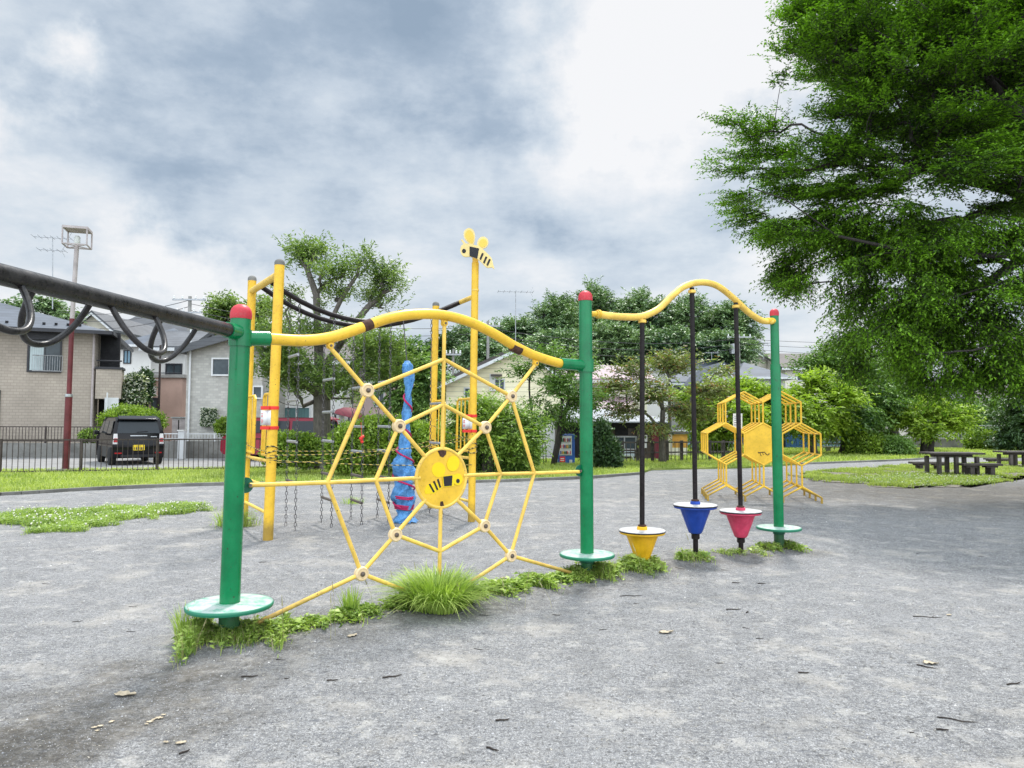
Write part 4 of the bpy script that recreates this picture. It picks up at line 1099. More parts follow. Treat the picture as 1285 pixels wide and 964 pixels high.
tree('pruned_tree', 'heavily pruned tree with a thick grey trunk and tufts of leaves behind the chain climber', (tb_.x, tb_.y, 0), PBl, 360, 7, 9, .13, 'lf_prun', 'bark', tr=.24, fork=1.9, guides=guides, twig=.52, flat=1.0, droop=.05, rise=.75, seed=5, shell=.75, cspread=.26, lw=.30, minr=.012)
mb = MB()   # flared roots
for k in range(9):
    a = k * 2 * PI / 9 + .2; d = Vector((math.cos(a), math.sin(a), 0))
    mb.tube([Vector((tb_.x, tb_.y, .55)) + d * .20, Vector((tb_.x, tb_.y, .22)) + d * .34, Vector((tb_.x, tb_.y, .05)) + d * .62, Vector((tb_.x, tb_.y, -.05)) + d * .85], [.12, .10, .06, .02], 8)
rt = [o for o in bpy.data.objects if o.name.startswith('pruned_tree')][0]
mb.build('roots', 'bark', rt, sharp=180)

def ctree(name, label, bpx, bY, lobes, nc, nt, nl, leaf, mat, **kw):
    b = D(bpx, 560, bY); b.z = 0
    return tree(name, label, b, [PB(x, y, r, bY + dy, flat=f) for x, y, r, dy, f in lobes], nc, nt, nl, leaf, mat, **kw)
ctree('slender_tree', 'slender tree with several dark stems in front of the cream gabled house', 687, 24, [(692, 455, 26, 0, .6), (662, 468, 20, 0, .4), (722, 464, 24, .5, .5), (702, 485, 28, -.5, .5), (675, 500, 18, -.5, .4), (728, 500, 26, .5, .6), (690, 515, 28, 0, .5), (650, 452, 14, 0, .5), (715, 525, 16, 0, .6)], 130, 8, 10, .12, 'lf_mid', bark='bark_dark', tr=.055, stems=5, fork=1.7, splay=.2, sbase=.2, twig=.5, flat=.3, droop=.2, seed=8, cspread=.2)
ctree('bronze_maple', 'spreading maple with bronze green leaves in front of the dark timber shed', 831, 25.5, [(800, 468, 26, 0, .35), (845, 462, 30, .5, .4), (885, 490, 28, 0, .3), (775, 485, 26, 0, .35), (820, 492, 30, -1, .4), (860, 512, 28, 0, .35), (785, 512, 26, 0, .3), (900, 468, 14, 0, .35), (825, 530, 22, -.5, .35), (760, 500, 12, 0, .4), (905, 500, 14, 0, .3)], 180, 8, 9, .13, 'lf_red', tr=.10, fork=2.2, twig=.62, flat=.18, droop=.12, seed=9, cspread=.22)
ctree('shrubby_tree', 'pale green shrubby tree beside the tall yellow bee post', 612, 20, [(580, 525, 20, 0, 1), (610, 517, 24, 0, .9), (643, 530, 24, 0, .9), (660, 540, 18, 0, .8), (600, 535, 34, 0, 1), (640, 550, 34, -.3, 1), (580, 555, 24, 0, 1)], 300, 8, 9, .10, 'lf_fresh', tr=.08, stems=4, fork=.9, twig=.42, flat=.7, droop=.15, seed=10)
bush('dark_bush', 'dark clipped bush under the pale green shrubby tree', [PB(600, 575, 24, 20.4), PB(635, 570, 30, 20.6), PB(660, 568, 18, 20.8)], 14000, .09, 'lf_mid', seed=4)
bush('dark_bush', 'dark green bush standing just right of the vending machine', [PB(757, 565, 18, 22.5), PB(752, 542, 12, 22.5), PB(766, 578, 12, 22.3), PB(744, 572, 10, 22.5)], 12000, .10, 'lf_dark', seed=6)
ctree('bright_tree', 'bright green tree directly behind the honeycomb climber', 905, 33, [(880, 520, 24, 0, .8), (905, 500, 26, 0, .8), (935, 495, 26, 0, .8), (895, 545, 26, 0, .8), (930, 525, 30, -1, .8), (865, 500, 14, 0, .8), (960, 505, 26, 0, .8), (960, 535, 20, -1, .7)], 340, 8, 9, .19, 'lf_bright', tr=.2, fork=1.2, twig=.7, flat=.35, droop=.2, seed=12)
ctree('bright_tree', 'pale yellow green tree with flat sprays right of the third green post', 1020, 33, [(1000, 500, 24, 0, .5), (1030, 482, 24, 0, .5), (1050, 500, 26, -1, .5), (1015, 520, 30, -1, .6), (990, 515, 20, -1, .6), (1045, 525, 24, 0, .5)], 260, 9, 9, .19, 'lf_bright', tr=.15, fork=1.4, twig=.75, flat=.22, droop=.2, seed=13)
ctree('dark_tree', 'dark two-stemmed park tree left of the clipped azaleas', 1063, 34, [(1050, 455, 34, 1, .7), (1080, 470, 34, 1, .7), (1100, 500, 34, 0, .7), (1075, 520, 34, -.5, .6), (1020, 460, 20, 1, .5), (1105, 470, 28, 2, .7), (1050, 535, 20, 0, .6)], 420, 8, 9, .17, 'lf_mid', bark='bark_dark', tr=.24, stems=2, fork=2.0, twig=.7, flat=.4, droop=.2, seed=14)
ctree('dark_tree', 'dark shaded tree behind the clipped azaleas', 1122, 38, [(1110, 480, 34, 1, .8), (1140, 500, 26, 1, .7), (1100, 510, 26, 0, .7), (1130, 460, 30, 2, .8)], 240, 8, 8, .2, 'lf_dark', bark='bark_dark', tr=.26, fork=2.2, twig=.8, flat=.5, seed=15)
ctree('small_tree', 'small yellow green tree with a forked trunk beyond the picnic tables', 1162, 33.5, [(1140, 525, 20, 0, .6), (1165, 517, 22, 0, .6), (1190, 528, 22, 0, .6), (1165, 538, 20, -.5, .5), (1205, 520, 14, 0, .6)], 190, 8, 8, .18, 'lf_bright', bark='bark_dark', tr=.17, fork=1.0, stems=2, twig=.65, flat=.3, droop=.2, seed=16)
ctree('dark_tree', 'dark conical tree at the right edge beyond the picnic tables', 1283, 38, [(1285, 525, 30, 0, 1), (1290, 500, 24, 0, 1), (1270, 545, 20, 0, .7), (1310, 530, 30, 0, 1)], 220, 8, 8, .2, 'lf_dark', bark='bark_dark', tr=.2, fork=1.3, twig=.7, seed=17)
ctree('street_tree', 'loose green tree beside the pale grey block behind the small forked tree', 1240, 47, [(1225, 535, 16, 0, 1), (1250, 520, 22, 0, 1), (1215, 520, 18, 0, 1)], 140, 8, 8, .22, 'lf_mid', tr=.2, fork=1.5, twig=.8, seed=18)
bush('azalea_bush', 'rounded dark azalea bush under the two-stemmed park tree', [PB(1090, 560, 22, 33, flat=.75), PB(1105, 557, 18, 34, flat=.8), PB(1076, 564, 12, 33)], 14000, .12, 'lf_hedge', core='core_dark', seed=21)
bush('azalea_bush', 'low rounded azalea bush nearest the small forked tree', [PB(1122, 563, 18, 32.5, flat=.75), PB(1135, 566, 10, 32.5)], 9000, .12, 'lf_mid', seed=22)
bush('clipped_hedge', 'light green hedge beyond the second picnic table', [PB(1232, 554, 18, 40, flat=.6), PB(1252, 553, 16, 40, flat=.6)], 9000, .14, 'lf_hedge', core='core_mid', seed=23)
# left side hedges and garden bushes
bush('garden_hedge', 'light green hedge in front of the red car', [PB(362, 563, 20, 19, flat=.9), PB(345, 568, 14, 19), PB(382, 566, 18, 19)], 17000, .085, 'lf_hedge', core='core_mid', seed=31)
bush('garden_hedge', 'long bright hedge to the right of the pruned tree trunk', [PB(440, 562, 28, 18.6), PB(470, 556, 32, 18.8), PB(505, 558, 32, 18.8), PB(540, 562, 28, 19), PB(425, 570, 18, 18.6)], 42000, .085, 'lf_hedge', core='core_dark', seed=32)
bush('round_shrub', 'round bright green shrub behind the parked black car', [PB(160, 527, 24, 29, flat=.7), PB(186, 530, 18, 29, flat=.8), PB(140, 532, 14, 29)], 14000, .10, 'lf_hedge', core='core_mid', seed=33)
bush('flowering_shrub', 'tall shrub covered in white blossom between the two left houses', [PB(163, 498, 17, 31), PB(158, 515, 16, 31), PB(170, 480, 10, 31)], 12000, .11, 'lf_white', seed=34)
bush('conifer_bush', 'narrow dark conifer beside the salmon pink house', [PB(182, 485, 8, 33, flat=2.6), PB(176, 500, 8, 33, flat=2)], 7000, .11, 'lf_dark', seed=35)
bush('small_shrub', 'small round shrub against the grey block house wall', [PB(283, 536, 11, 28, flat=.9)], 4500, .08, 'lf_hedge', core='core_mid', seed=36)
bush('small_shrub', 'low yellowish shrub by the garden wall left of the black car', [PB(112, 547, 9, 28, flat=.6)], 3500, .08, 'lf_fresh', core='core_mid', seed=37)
# trees between and behind the houses
ctree('garden_tree', 'feathery tree standing behind the grey block house', 300, 42, [(285, 392, 20, 0, 1), (310, 400, 18, 0, 1), (270, 410, 14, 0, 1), (330, 385, 12, 0, 1)], 150, 7, 8, .24, 'lf_prun', tr=.2, twig=.8, seed=41)
ctree('garden_tree', 'dark leafy tree just right of the pruned tree', 505, 31, [(508, 452, 22, 0, 1), (492, 472, 18, 0, 1), (526, 470, 22, 0, 1), (512, 495, 22, 0, .9)], 220, 8, 8, .2, 'lf_mid', tr=.2, twig=.7, seed=42)
ctree('garden_tree', 'distant tree top showing over the beige tiled house roof', 35, 50, [(25, 392, 22, 0, .6), (55, 386, 18, 0, .6), (80, 396, 16, 0, .7), (0, 395, 20, 0, .6)], 120, 7, 7, .3, 'lf_hill', tr=.2, fork=5, twig=.8, seed=43)
ctree('garden_tree', 'dark tree filling the gap left of the cream gabled house', 548, 40, [(548, 445, 14, 0, 1), (540, 468, 16, 0, 1), (558, 430, 10, 0, 1), (535, 500, 18, 0, 1)], 200, 8, 8, .24, 'lf_dark', tr=.2, twig=.8, seed=44)
# wooded hill
hp = MB()
gx = np.linspace(-40, 110, 40); gy = np.linspace(66, 200, 24); vs = []
for y in gy:
    for x in gx:
        cx = (x - 14) / 24
        vs.append((x, y, -.5 + 7.5 * math.exp(-cx * cx) * min(1, max(0, (y - 66) / 14)) + .8 * noise.noise(Vector((x * .1, y * .1, 0)))))
hp.add(vs, [(r * 40 + c, r * 40 + c + 1, (r + 1) * 40 + c + 1, (r + 1) * 40 + c) for r in range(23) for c in range(39)])
ho = hp.build('hill', 'turf', origin=(14, 120, 0)); tag(ho, 'wooded hill rising behind the houses', kind='structure')
def htree(label, px, pytop, w, Y, mat='lf_hill', seed=1, bot=455, nc=230):
    top = D(px, pytop, Y).z; lo = D(px, bot, Y).z; x = D(px, 450, Y).x; r = w / F * Y; h = (top - lo)
    rs = np.random.default_rng(seed); bl = [(Vector((x, Y, lo + h * .5)), (r * .6, r * .6, h * .38))]
    for k in range(16):
        a = k * 2.4 + seed; f = rs.uniform(.45, .8)
        bl.append((Vector((x + math.cos(a) * r * .6, Y + math.sin(a) * r * .5, lo + h * (.12 + .70 * (k / 15)))), (r * .40 * (.6 + f * .6), r * .42, h * .11)))
    bl.append((Vector((x + r * .1, Y, top - h * .18)), (r * .5, r * .5, h * .18)))
    g_ = 0
    return tree('hill_tree', label, (x, Y, g_), bl, nc, 9, 11, .27, mat, bark='bark_dark', tr=.35, fork=max(1.5, lo * .8), twig=1.1, flat=.5, droop=.2, seed=seed, shell=.3, cspread=.35, group='trees on the wooded hill', minr=.03)
hl = [('lowest hill tree, on the left slope just right of the tall bee post', 590, 418, 26, 58, 'lf_hill'),
      ('rounded hill tree directly behind the roof of the cream gabled house', 640, 405, 34, 60, 'lf_hill'),
      ('broad hill tree just left of the second green post', 695, 375, 40, 64, 'lf_hill'),
      ('tallest pale green hill tree crowning the left of the hill', 742, 356, 42, 68, 'lf_hill'),
      ('dark hill tree behind the pole of the yellow spinner', 800, 366, 40, 70, 'lf_dark'),
      ('dark hill tree behind the pole of the blue spinner', 862, 372, 44, 68, 'lf_dark'),
      ('spreading dark hill tree behind the pole of the pink spinner', 915, 382, 40, 66, 'lf_dark'),
      ('lower hill tree in front on the middle of the slope', 760, 410, 44, 60, 'lf_hill'),
      ('lower dark hill tree above the white house roofs', 835, 418, 46, 58, 'lf_hill'),
      ('lower dark hill tree at the right foot of the hill', 905, 425, 38, 57, 'lf_dark'),
      ('small hill tree just behind the lower left slope', 612, 440, 26, 52, 'lf_dark'),
      ('low hill tree behind the pink roofed building', 700, 425, 40, 52, 'lf_hill')]
for k, (lb_, px, pt_, w_, Y_, m_) in enumerate(hl): htree(lb_, px, pt_, w_, Y_, 'lf_hill', seed=50 + k)
# far wood on both sides
def farwood(name, label, pts, seed):
    r_ = np.random.default_rng(seed); bl = [(Vector((x, y, z)), (r, r * .7, r * .75)) for x, y, z, r in pts]
    P = sample_blobs(bl, 16000, .25, r_); n = len(P); dr = r_.normal(size=(n, 3)); nn = np.array([0, 0, 1.]) + r_.normal(0, .6, (n, 3)); L = r_.uniform(.5, 1.1, n)
    V, Fq = leaves_geo(P, dr, nn, L, L * .6); o = npmesh(name, V, Fq, 'lf_hill'); tag(o, label, 'wood', kind='stuff')
farwood('far_treeline', 'far-off line of trees behind the houses on the right', [(30 + 5 * k, 75 + 3 * (k % 3), 2.2 + 1.0 * (k % 2), 4.0) for k in range(14)], 5)
farwood('far_treeline', 'far-off line of trees behind the houses on the left', [(-75 + 6 * k, 85 + 3 * (k % 3), 2.5 + (k % 2), 4.2) for k in range(12)], 6)
# ================================================================ houses
def xz(px, py, Y): p = D(px, py, Y); return p.x, p.z
def window(par, x0, x1, z0, z1, y, frame='alu_dark', glass='glass', mull=1, curtain=None, name='window', sidev=None):
    """window on a wall facing the camera at depth y (proud of the wall)"""
    t = .06; mb = MB(); yy = y - .025
    for a, b in (((x0, z0), (x1, z0)), ((x0, z1), (x1, z1))): mb.box(((a[0] + b[0]) / 2, yy, a[1]), (x1 - x0 + t, .07, t))
    for x in (x0, x1): mb.box((x, yy, (z0 + z1) / 2), (t, .066, z1 - z0 - t))
    for k in range(1, mull + 1): mb.box((x0 + (x1 - x0) * k / (mull + 1), yy + .004, (z0 + z1) / 2), (t * .8, .05, z1 - z0 - t))
    o = mb.build(name, frame, par)
    g = MB(); g.box(((x0 + x1) / 2, y - .006, (z0 + z1) / 2), (x1 - x0 - t * .5, .02, z1 - z0 - t * .5)); g.build('pane', glass, o)
    if curtain:
        c = MB(); w = (x1 - x0) * .42; c.box((x0 + w / 2 + t, y - .018, (z0 + z1) / 2), (w, .004, z1 - z0 - t * 1.6)); c.build('curtain', curtain, o)
    return o
def gable_roof(par, x0, x1, y0, y1, ze, zr, mat, along='y', over=.45, th=.2, fascia='alu_white', ridge=None):
    """along='y': ridge runs away from camera (gable faces us); 'x': ridge parallel to the picture"""
    mb = MB(); X0, X1, Y0, Y1 = x0 - over, x1 + over, y0 - over, y1 + over
    if along == 'y':
        xr = ridge if ridge is not None else (x0 + x1) / 2
        sl = (zr - ze) / max(.1, (xr - x0)); sr = (zr - ze) / max(.1, (x1 - xr))
        a, b, c = Vector((X0, Y0, ze - sl * over)), Vector((xr, Y0, zr)), Vector((X1, Y0, ze - sr * over)); dv = Vector((0, Y1 - Y0, 0)); up = Vector((0, 0, th))
        mb.prism([a, b, b + up, a + up], dv); mb.prism([b, c, c + up, b + up], dv)
        o = mb.build('roof', mat, par)
        f = MB(); q = Vector((0, -.03, 0)); dn = Vector((0, 0, -.12))
        u3 = Vector((0, 0, .04)); f.prism([a + q + dn, b + q + dn, b + q + u3, a + q + u3], Vector((0, .025, 0))); f.prism([b + q + dn, c + q + dn, c + q + u3, b + q + u3], Vector((0, .025, 0)))
        f.build('fascia', fascia, o)
        g = MB(); g.prism([Vector((x0 , y0 + .001, ze - .02)), Vector((x1, y0 + .001, ze - .02)), Vector((xr, y0 + .001, zr - .02))], Vector((0, y1 - y0 - .002, 0)))
        return o, g
    yr = (y0 + y1) / 2; s = (zr - ze) / (yr - y0)
    a, b, c = Vector((X0, Y0, ze - s * over)), Vector((X0, yr, zr)), Vector((X0, Y1, ze - s * over)); dv = Vector((X1 - X0, 0, 0)); up = Vector((0, 0, th))
    mb.prism([a, b, b + up, a + up], dv); mb.prism([b, c, c + up, b + up], dv)
    o = mb.build('roof', mat, par)
    f = MB(); f.box(((X0 + X1) / 2, Y0 - .04, ze - s * over + .04), (X1 - X0, .07, .16)); f.build('gutter', fascia, o)
    g = MB(); g.prism([Vector((x0 + .001, y0, ze - .02)), Vector((x0 + .001, y1, ze - .02)), Vector((x0 + .001, yr, zr - .02))], Vector((x1 - x0 - .002, 0, 0)))
    return o, g
def hip_roof(par, x0, x1, y0, y1, ze, zr, mat, over=.5, fascia='alu_dark', rx=None):
    X0, X1, Y0, Y1 = x0 - over, x1 + over, y0 - over, y1 + over; yr = (Y0 + Y1) / 2; h = (Y1 - Y0) / 2
    if X1 - X0 > 2 * h: r0, r1 = X0 + h, X1 - h
    else: r0 = r1 = (X0 + X1) / 2
    if rx: r0, r1 = rx
    vs = [(X0, Y0, ze), (X1, Y0, ze), (X1, Y1, ze), (X0, Y1, ze), (r0, yr, zr), (r1 + .01, yr, zr)]
    mb = MB(); mb.add(vs, [(0, 1, 5, 4), (1, 2, 5), (2, 3, 4, 5), (3, 0, 4), (3, 2, 1, 0)])
    o = mb.build('roof', mat, par)
    g = MB(); g.box(((X0 + X1) / 2, Y0 - .05, ze - .04), (X1 - X0 + .1, .1, .14)); g.box((X1 + .05, (Y0 + Y1) / 2, ze - .04), (.1, Y1 - Y0, .14)); g.build('gutter', fascia, o)
    return o
def house(name, label, px0, px1, Y, depth, py_e, py_r, wall, roof, style='gable_y', over=.45, ridge_px=None, group=None, fascia='alu_white', z0=0.0, rx=None):
    x0, ze = xz(px0, py_e, Y); x1 = xz(px1, py_e, Y)[0]; zr = xz(px1, py_r, Y if style == 'gable_y' else Y + depth / 2)[1]
    R = root(name, ((x0 + x1) / 2, Y, 0), label, 'house' if 'house' in name else 'building', group)
    w = MB(); w.box(((x0 + x1) / 2, Y + depth / 2, ze / 2), (x1 - x0, depth, ze))
    if style == 'gable_y':
        o, g = gable_roof(R, x0, x1, Y, Y + depth, ze, zr, roof, 'y', over, fascia=fascia, ridge=xz(ridge_px, 500, Y)[0] if ridge_px else None); w.v and w.add(g.v, g.f)
    elif style == 'gable_x':
        o, g = gable_roof(R, x0, x1, Y, Y + depth, ze, zr, roof, 'x', over, fascia=fascia); w.add(g.v, g.f)
    elif style == 'hip': hip_roof(R, x0, x1, Y, Y + depth, ze, zr, roof, over, fascia, rx)
    elif style == 'flat':
        f = MB(); f.box(((x0 + x1) / 2, Y + depth / 2, ze + .08), (x1 - x0 + .2, depth + .2, .16)); f.build('roof', roof, R)
    w.build('wall', wall, R)
    return R
def win_px(R, px0, px1, py0, py1, Y, **kw):
    x0, z1 = xz(px0, py0, Y); x1, z0 = xz(px1, py1, Y); return window(R, x0, x1, z0, z1, Y, **kw)

# beige tiled house on the left
A_ = house('tiled_house', 'beige tiled two-storey house with a slate hip roof at the far left', -75, 121, 30, 7, 417, 386, 'tileA', 'roof_slate', 'hip', .6, fascia='alu_dark', rx=(xz(30, 400, 34)[0], xz(62, 400, 34)[0]))
w = win_px(A_, 49, 82, 430, 468, 30, curtain='curtain')
sh = MB(); x0, z1 = xz(48, 420, 30); x1, z0 = xz(83, 429, 30); sh.box(((x0 + x1) / 2, 29.93, (z0 + z1) / 2), (x1 - x0 + .1, .13, z1 - z0)); sh.build('shutter_box', 'alu_dark', w)
rl = MB(); xa, za = xz(50, 448, 29.8); xb, zb_ = xz(81, 467, 29.8)
for z in (za, zb_): rl.tube([(xa, 29.8, z), (xb, 29.8, z)], .02, 6)
for k in range(13): rl.tube([(xa + (xb - xa) * k / 12, 29.8, za), (xa + (xb - xa) * k / 12, 29.8, zb_)], .009, 5)
rl.build('window_rail', 'steel', w)
win_px(A_, 8, 17, 492, 538, 30, mull=0)
# balcony wing
x0, z_ = xz(121.5, 462, 30); x1 = xz(150, 462, 30)[0]; zt_, zb2 = xz(0, 463, 30)[1], xz(0, 500, 30)[1]
bw = MB(); bw.box(((x0 + x1) / 2, 30.3, (zt_ + zb2) / 2), (x1 - x0, 1.0, zt_ - zb2)); bo_ = bw.build('balcony', 'tileA', A_)
cp_ = MB(); cp_.box(((x0 + x1) / 2, 30.3, zt_ + .05), (x1 - x0 + .08, 1.08, .09)); cp_.tube([(x0, 29.85, zt_ + .35), (x1, 29.85, zt_ + .35)], .03, 6); cp_.build('coping', 'alu_dark', bo_)
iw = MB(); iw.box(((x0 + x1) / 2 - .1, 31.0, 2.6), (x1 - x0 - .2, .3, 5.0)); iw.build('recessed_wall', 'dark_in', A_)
pp_ = MB(); pp_.tube([(x0 - .12, 29.93, .1), (x0 - .12, 29.93, 5.0)], .045, 8); pp_.build('downpipe', 'mauve', A_)
dp = MB(); xa, za = xz(126, 502, 29.7); dp.box((xa + .25, 29.75, za - .9), (.5, .08, 2.0)); dp.box((xa + .1, 29.6, za - .3), (.05, .05, 1.2)); dp.build('porch_door', 'alu_white', A_)
sg = MB()
for k in range(8):
    xx, zz = xz(5 + k * 13, 410, 29.6); sg.box((xx, 30.0, zz + .08), (.10, .05, .10))
sg.build('snow_guards', 'dark_in', A_)
pv0 = Vector((xz(121, 500, 30)[0], 30, 0)); bpy.context.view_layer.update()
A_.matrix_world = Matrix.Translation(pv0) @ Matrix.Rotation(math.radians(22), 4, 'Z') @ Matrix.Translation(-pv0) @ A_.matrix_world
# slate-roofed houses behind
B1_ = house('white_house', 'white house with a slate roof and two pale windows just right of the tiled house', 150, 214, 47, 8, 434, 412, 'plaster', 'roof_slate', 'hip', .5)
win_px(B1_, 156, 164, 440, 456, 47, glass='sheet_lblue'); win_px(B1_, 196, 204, 440, 454, 47, glass='sheet_lblue')
house('dark_roofed_house', 'large dark slate roof rising behind the small white house', 138, 236, 60, 10, 420, 400, 'plaster', 'roof_dark', 'gable_x', .5)
house('gabled_house', 'pale gable end peeking over the tiled house roof', 96, 140, 52, 8, 412, 394, 'cream_plain', 'roof_grey', 'gable_y', .4)
# salmon house
S_ = house('salmon_house', 'salmon pink house with a white upper storey behind the black car', 186, 229, 36, 6, 474, 474, 'salmon', 'concrete', 'flat')
up = MB(); x0, z1 = xz(190, 436, 36.8); x1, z0 = xz(232, 472, 36.8); up.box(((x0 + x1) / 2, 39, (z0 + z1) / 2), (x1 - x0, 4.4, z1 - z0)); up.build('upper_storey', 'plaster', S_)
gable_roof(S_, x0, x1, 36.8, 41, z1, z1 + .9, 'roof_grey', 'x', .4)
win_px(S_, 209, 228, 457, 470, 36.8); win_px(S_, 191, 197, 500, 515, 36, mull=0)
mt = MB(); xx, zz = xz(191, 490, 35.9); mt.box((xx, 35.9, zz), (.32, .18, .36)); mt.box((xx, 35.85, zz + .5), (.5, .3, .05)); mt.build('meter_box', 'plaster', S_)
rl = MB(); xa, za = xz(188, 468, 35.9); xb = xz(228, 468, 35.9)[0]; rl.tube([(xa, 35.95, za), (xb, 35.95, za)], .025, 6); rl.build('balcony_rail', 'alu_dark', S_)
# grey block house
C_ = house('block_house', 'grey block-clad house with a sloping tiled roof behind the first green post', 235, 330, 29, 8, 440, 424, 'tileC', 'roof_grey', 'gable_y', .35, ridge_px=290, fascia='roof_grey')
win_px(C_, 267, 288, 450, 471, 29, frame='alu_white', mull=0); 
pt_ = MB(); pt_.tube([(xz(237, 500, 28.9)[0], 28.93, .1), (xz(237, 500, 28.9)[0], 28.93, 5.0)], .04, 8); pt_.build('downpipe', 'alu_white', C_)
win_px(C_, 318, 329, 485, 500, 29, frame='alu_white', mull=0)
# planted wall panel
x0, z1 = xz(253, 513, 28.9); x1, z0 = xz(272, 535, 28.9)
wpn = root('wall_planter', ((x0 + x1) / 2, 28.9, z0), 'square panel of white flowering plants hung on the grey block house wall', 'planter')
f = MB(); f.box(((x0 + x1) / 2, 28.93, (z0 + z1) / 2), (x1 - x0, .08, z1 - z0)); f.build('panel', 'plaster', wpn)
n_ = 1500; P = np.stack([rng.uniform(x0, x1, n_), rng.uniform(28.84, 28.88, n_), rng.uniform(z0, z1, n_)], 1); V, Fq = leaves_geo(P, rng.normal(size=(n_, 3)), np.array([0, -1., .3]) + rng.normal(0, .4, (n_, 3)), rng.uniform(.05, .1, n_), rng.uniform(.03, .06, n_)); npmesh('foliage', V, Fq, 'lf_white', parent=wpn)
# shed and bin beside
s_ = root('garden_cabinet', D(224, 560, 31), 'grey metal garden cabinet between the salmon house and the block house', 'cabinet'); x0, z1 = xz(216, 525, 31); x1, z0 = xz(232, 548, 31)
b = MB(); b.box(((x0 + x1) / 2, 31.3, z1 / 2), (x1 - x0, .6, z1)); b.build('body', 'mauve', s_); b = MB(); b.box(((x0 + x1) / 2, 31.3, z1 + .03), (x1 - x0 + .08, .7, .05)); b.build('lid', 'steel', s_)
b = MB(); b.box(((x0 + x1) / 2, 30.985, z1 / 2), (.03, .02, z1 * .9)); b.build('door_seam', 'dark_in', s_)
# white house behind the pruned tree
P_ = house('grey_house', 'pale grey house with teal curtained windows behind the pruned tree', 331, 432, 32, 8, 452, 424, 'plaster', 'roof_brown', 'gable_x', .5)
win_px(P_, 352, 388, 456, 475, 32, curtain='curtain_teal', frame='alu_white'); win_px(P_, 355, 389, 511, 533, 32, glass='curtain_teal', frame='alu_white'); win_px(P_, 402, 420, 458, 474, 32, frame='alu_white')
Q_ = house('pink_house', 'pale pink rendered house right of the pruned tree trunk', 436, 486, 34, 7, 478, 455, 'pinkwall', 'roof_brown', 'gable_x', .3)
win_px(Q_, 470, 482, 490, 510, 34, frame='alu_white'); 
cn = root('carport_canopy', D(432, 525, 31), 'small dark flat canopy sticking out beside the pink house', 'canopy')
b = MB(); x0, z1 = xz(418, 518, 31); x1, _ = xz(441, 518, 31); b.box(((x0 + x1) / 2, 31.5, z1), (x1 - x0, 1.4, .18)); b.build('roof', 'roof_grey', cn); b = MB()
for xx in (x0 + .1, x1 - .1): b.tube([(xx, 31, 0), (xx, 31, z1 - .1)], .04, 8)
b.build('post', 'alu_dark', cn)
um = root('parasol', D(441, 530, 29), 'dark red garden parasol beside the pink house', 'parasol'); b = MB(); px_, pz_ = xz(441, 513, 29); 
vs = []; b.lathe([(.62, -.32), (.55, -.18), (.32, -.03), (.02, .05)], (px_, 29, pz_), 10, ax=Vector((.25, 0, 1))); b.build('canopy', 'door_red', um); b = MB(); b.tube([(px_, 29, 0), (px_, 29, pz_)], .025, 8); b.build('pole', 'alu_dark', um)
# cream gabled house
K_ = house('cream_house', 'cream clapboard house with a dark gabled roof behind the bee post', 560, 712, 35, 9, 481, 437, 'cream_wall', 'roof_brown', 'gable_y', .45, ridge_px=655)
win_px(K_, 621, 633, 476, 490, 35, frame='alu_white', mull=1); win_px(K_, 583, 590, 487, 498, 35, frame='alu_white', mull=0)
aw = MB(); x0, z_ = xz(616, 471, 34.8); x1, _ = xz(630, 471, 34.8); aw.box(((x0 + x1) / 2, 34.8, z_), (x1 - x0, .4, .08)); aw.build('window_hood', 'roof_brown', K_)
ac = MB(); x0, z_ = xz(615, 480, 34.9); ac.box((x0 + .1, 34.93, z_), (.25, .12, .8)); ac.build('shutter', 'plaster', K_)
K2 = house('white_annexe', 'white walled annexe between the cream house and the vending machine', 668, 716, 31.5, 3, 526, 526, 'plaster', 'roof_metal', 'flat')
# pink-roofed building and shed
PR = house('pink_roofed_house', 'pale house with a faded pink sheet roof behind the second green post', 716, 812, 40, 8, 478, 463, 'cream_plain', 'roof_pink', 'gable_x', .4)
pr2 = MB(); a = xz(716, 500, 38); 
pr2.prism([D(700, 520, 36.5), D(795, 520, 36.5), D(795, 500, 40), D(735, 497, 40)], Vector((0, 0, .06))); pr2.build('lower_roof', 'roof_pink', PR)
win_px(PR, 745, 765, 486, 498, 40, frame='alu_white')
SH = root('old_shed', D(765, 560, 29.5), 'dark timber shed with a pale corrugated metal roof and a sliding window', 'shed')
x0, zt_ = xz(700, 530, 29.5); x1, _ = xz(838, 530, 29.5)
b = MB(); b.box(((x0 + x1) / 2, 32, zt_ / 2), (x1 - x0, 5, zt_)); b.build('wall', 'wood_old', SH)
b = MB(); b.prism([D(697, 530, 28.9), D(838, 531, 28.9), D(822, 524, 34), D(707, 508, 34)], Vector((0, 0, .05))); rf = b.build('roof', 'roof_metal', SH)
b = MB(); b.box(((x0 + x1) / 2, 29.40, zt_ - .12), (x1 - x0, .12, .2)); b.build('eave_board', 'dark_in', SH)
def px_box(par, name, mat, px0, px1, py0, py1, Y, th=.06, off=.0):
    x0, z1 = xz(px0, py0, Y); x1, z0 = xz(px1, py1, Y); m = MB(); m.box(((x0 + x1) / 2, Y - th / 2 - off, (z0 + z1) / 2), (x1 - x0, th, z1 - z0)); return m.build(name, mat, par)
px_box(SH, 'opening', 'dark_in', 706, 742, 534, 588, 29.5)
px_box(SH, 'opening', 'dark_in', 772, 788, 534, 546, 29.5)
px_box(SH, 'board', 'wood_grey', 788, 797, 535, 546, 29.5, .05)
px_box(SH, 'board', 'plaster', 808, 812, 546, 562, 29.5, .07)
w = win_px(SH, 769, 798, 548, 564, 29.45, frame='steel', mull=1)
px_box(SH, 'lower_panel', 'curtain', 770, 797, 566, 573, 29.45, .03)
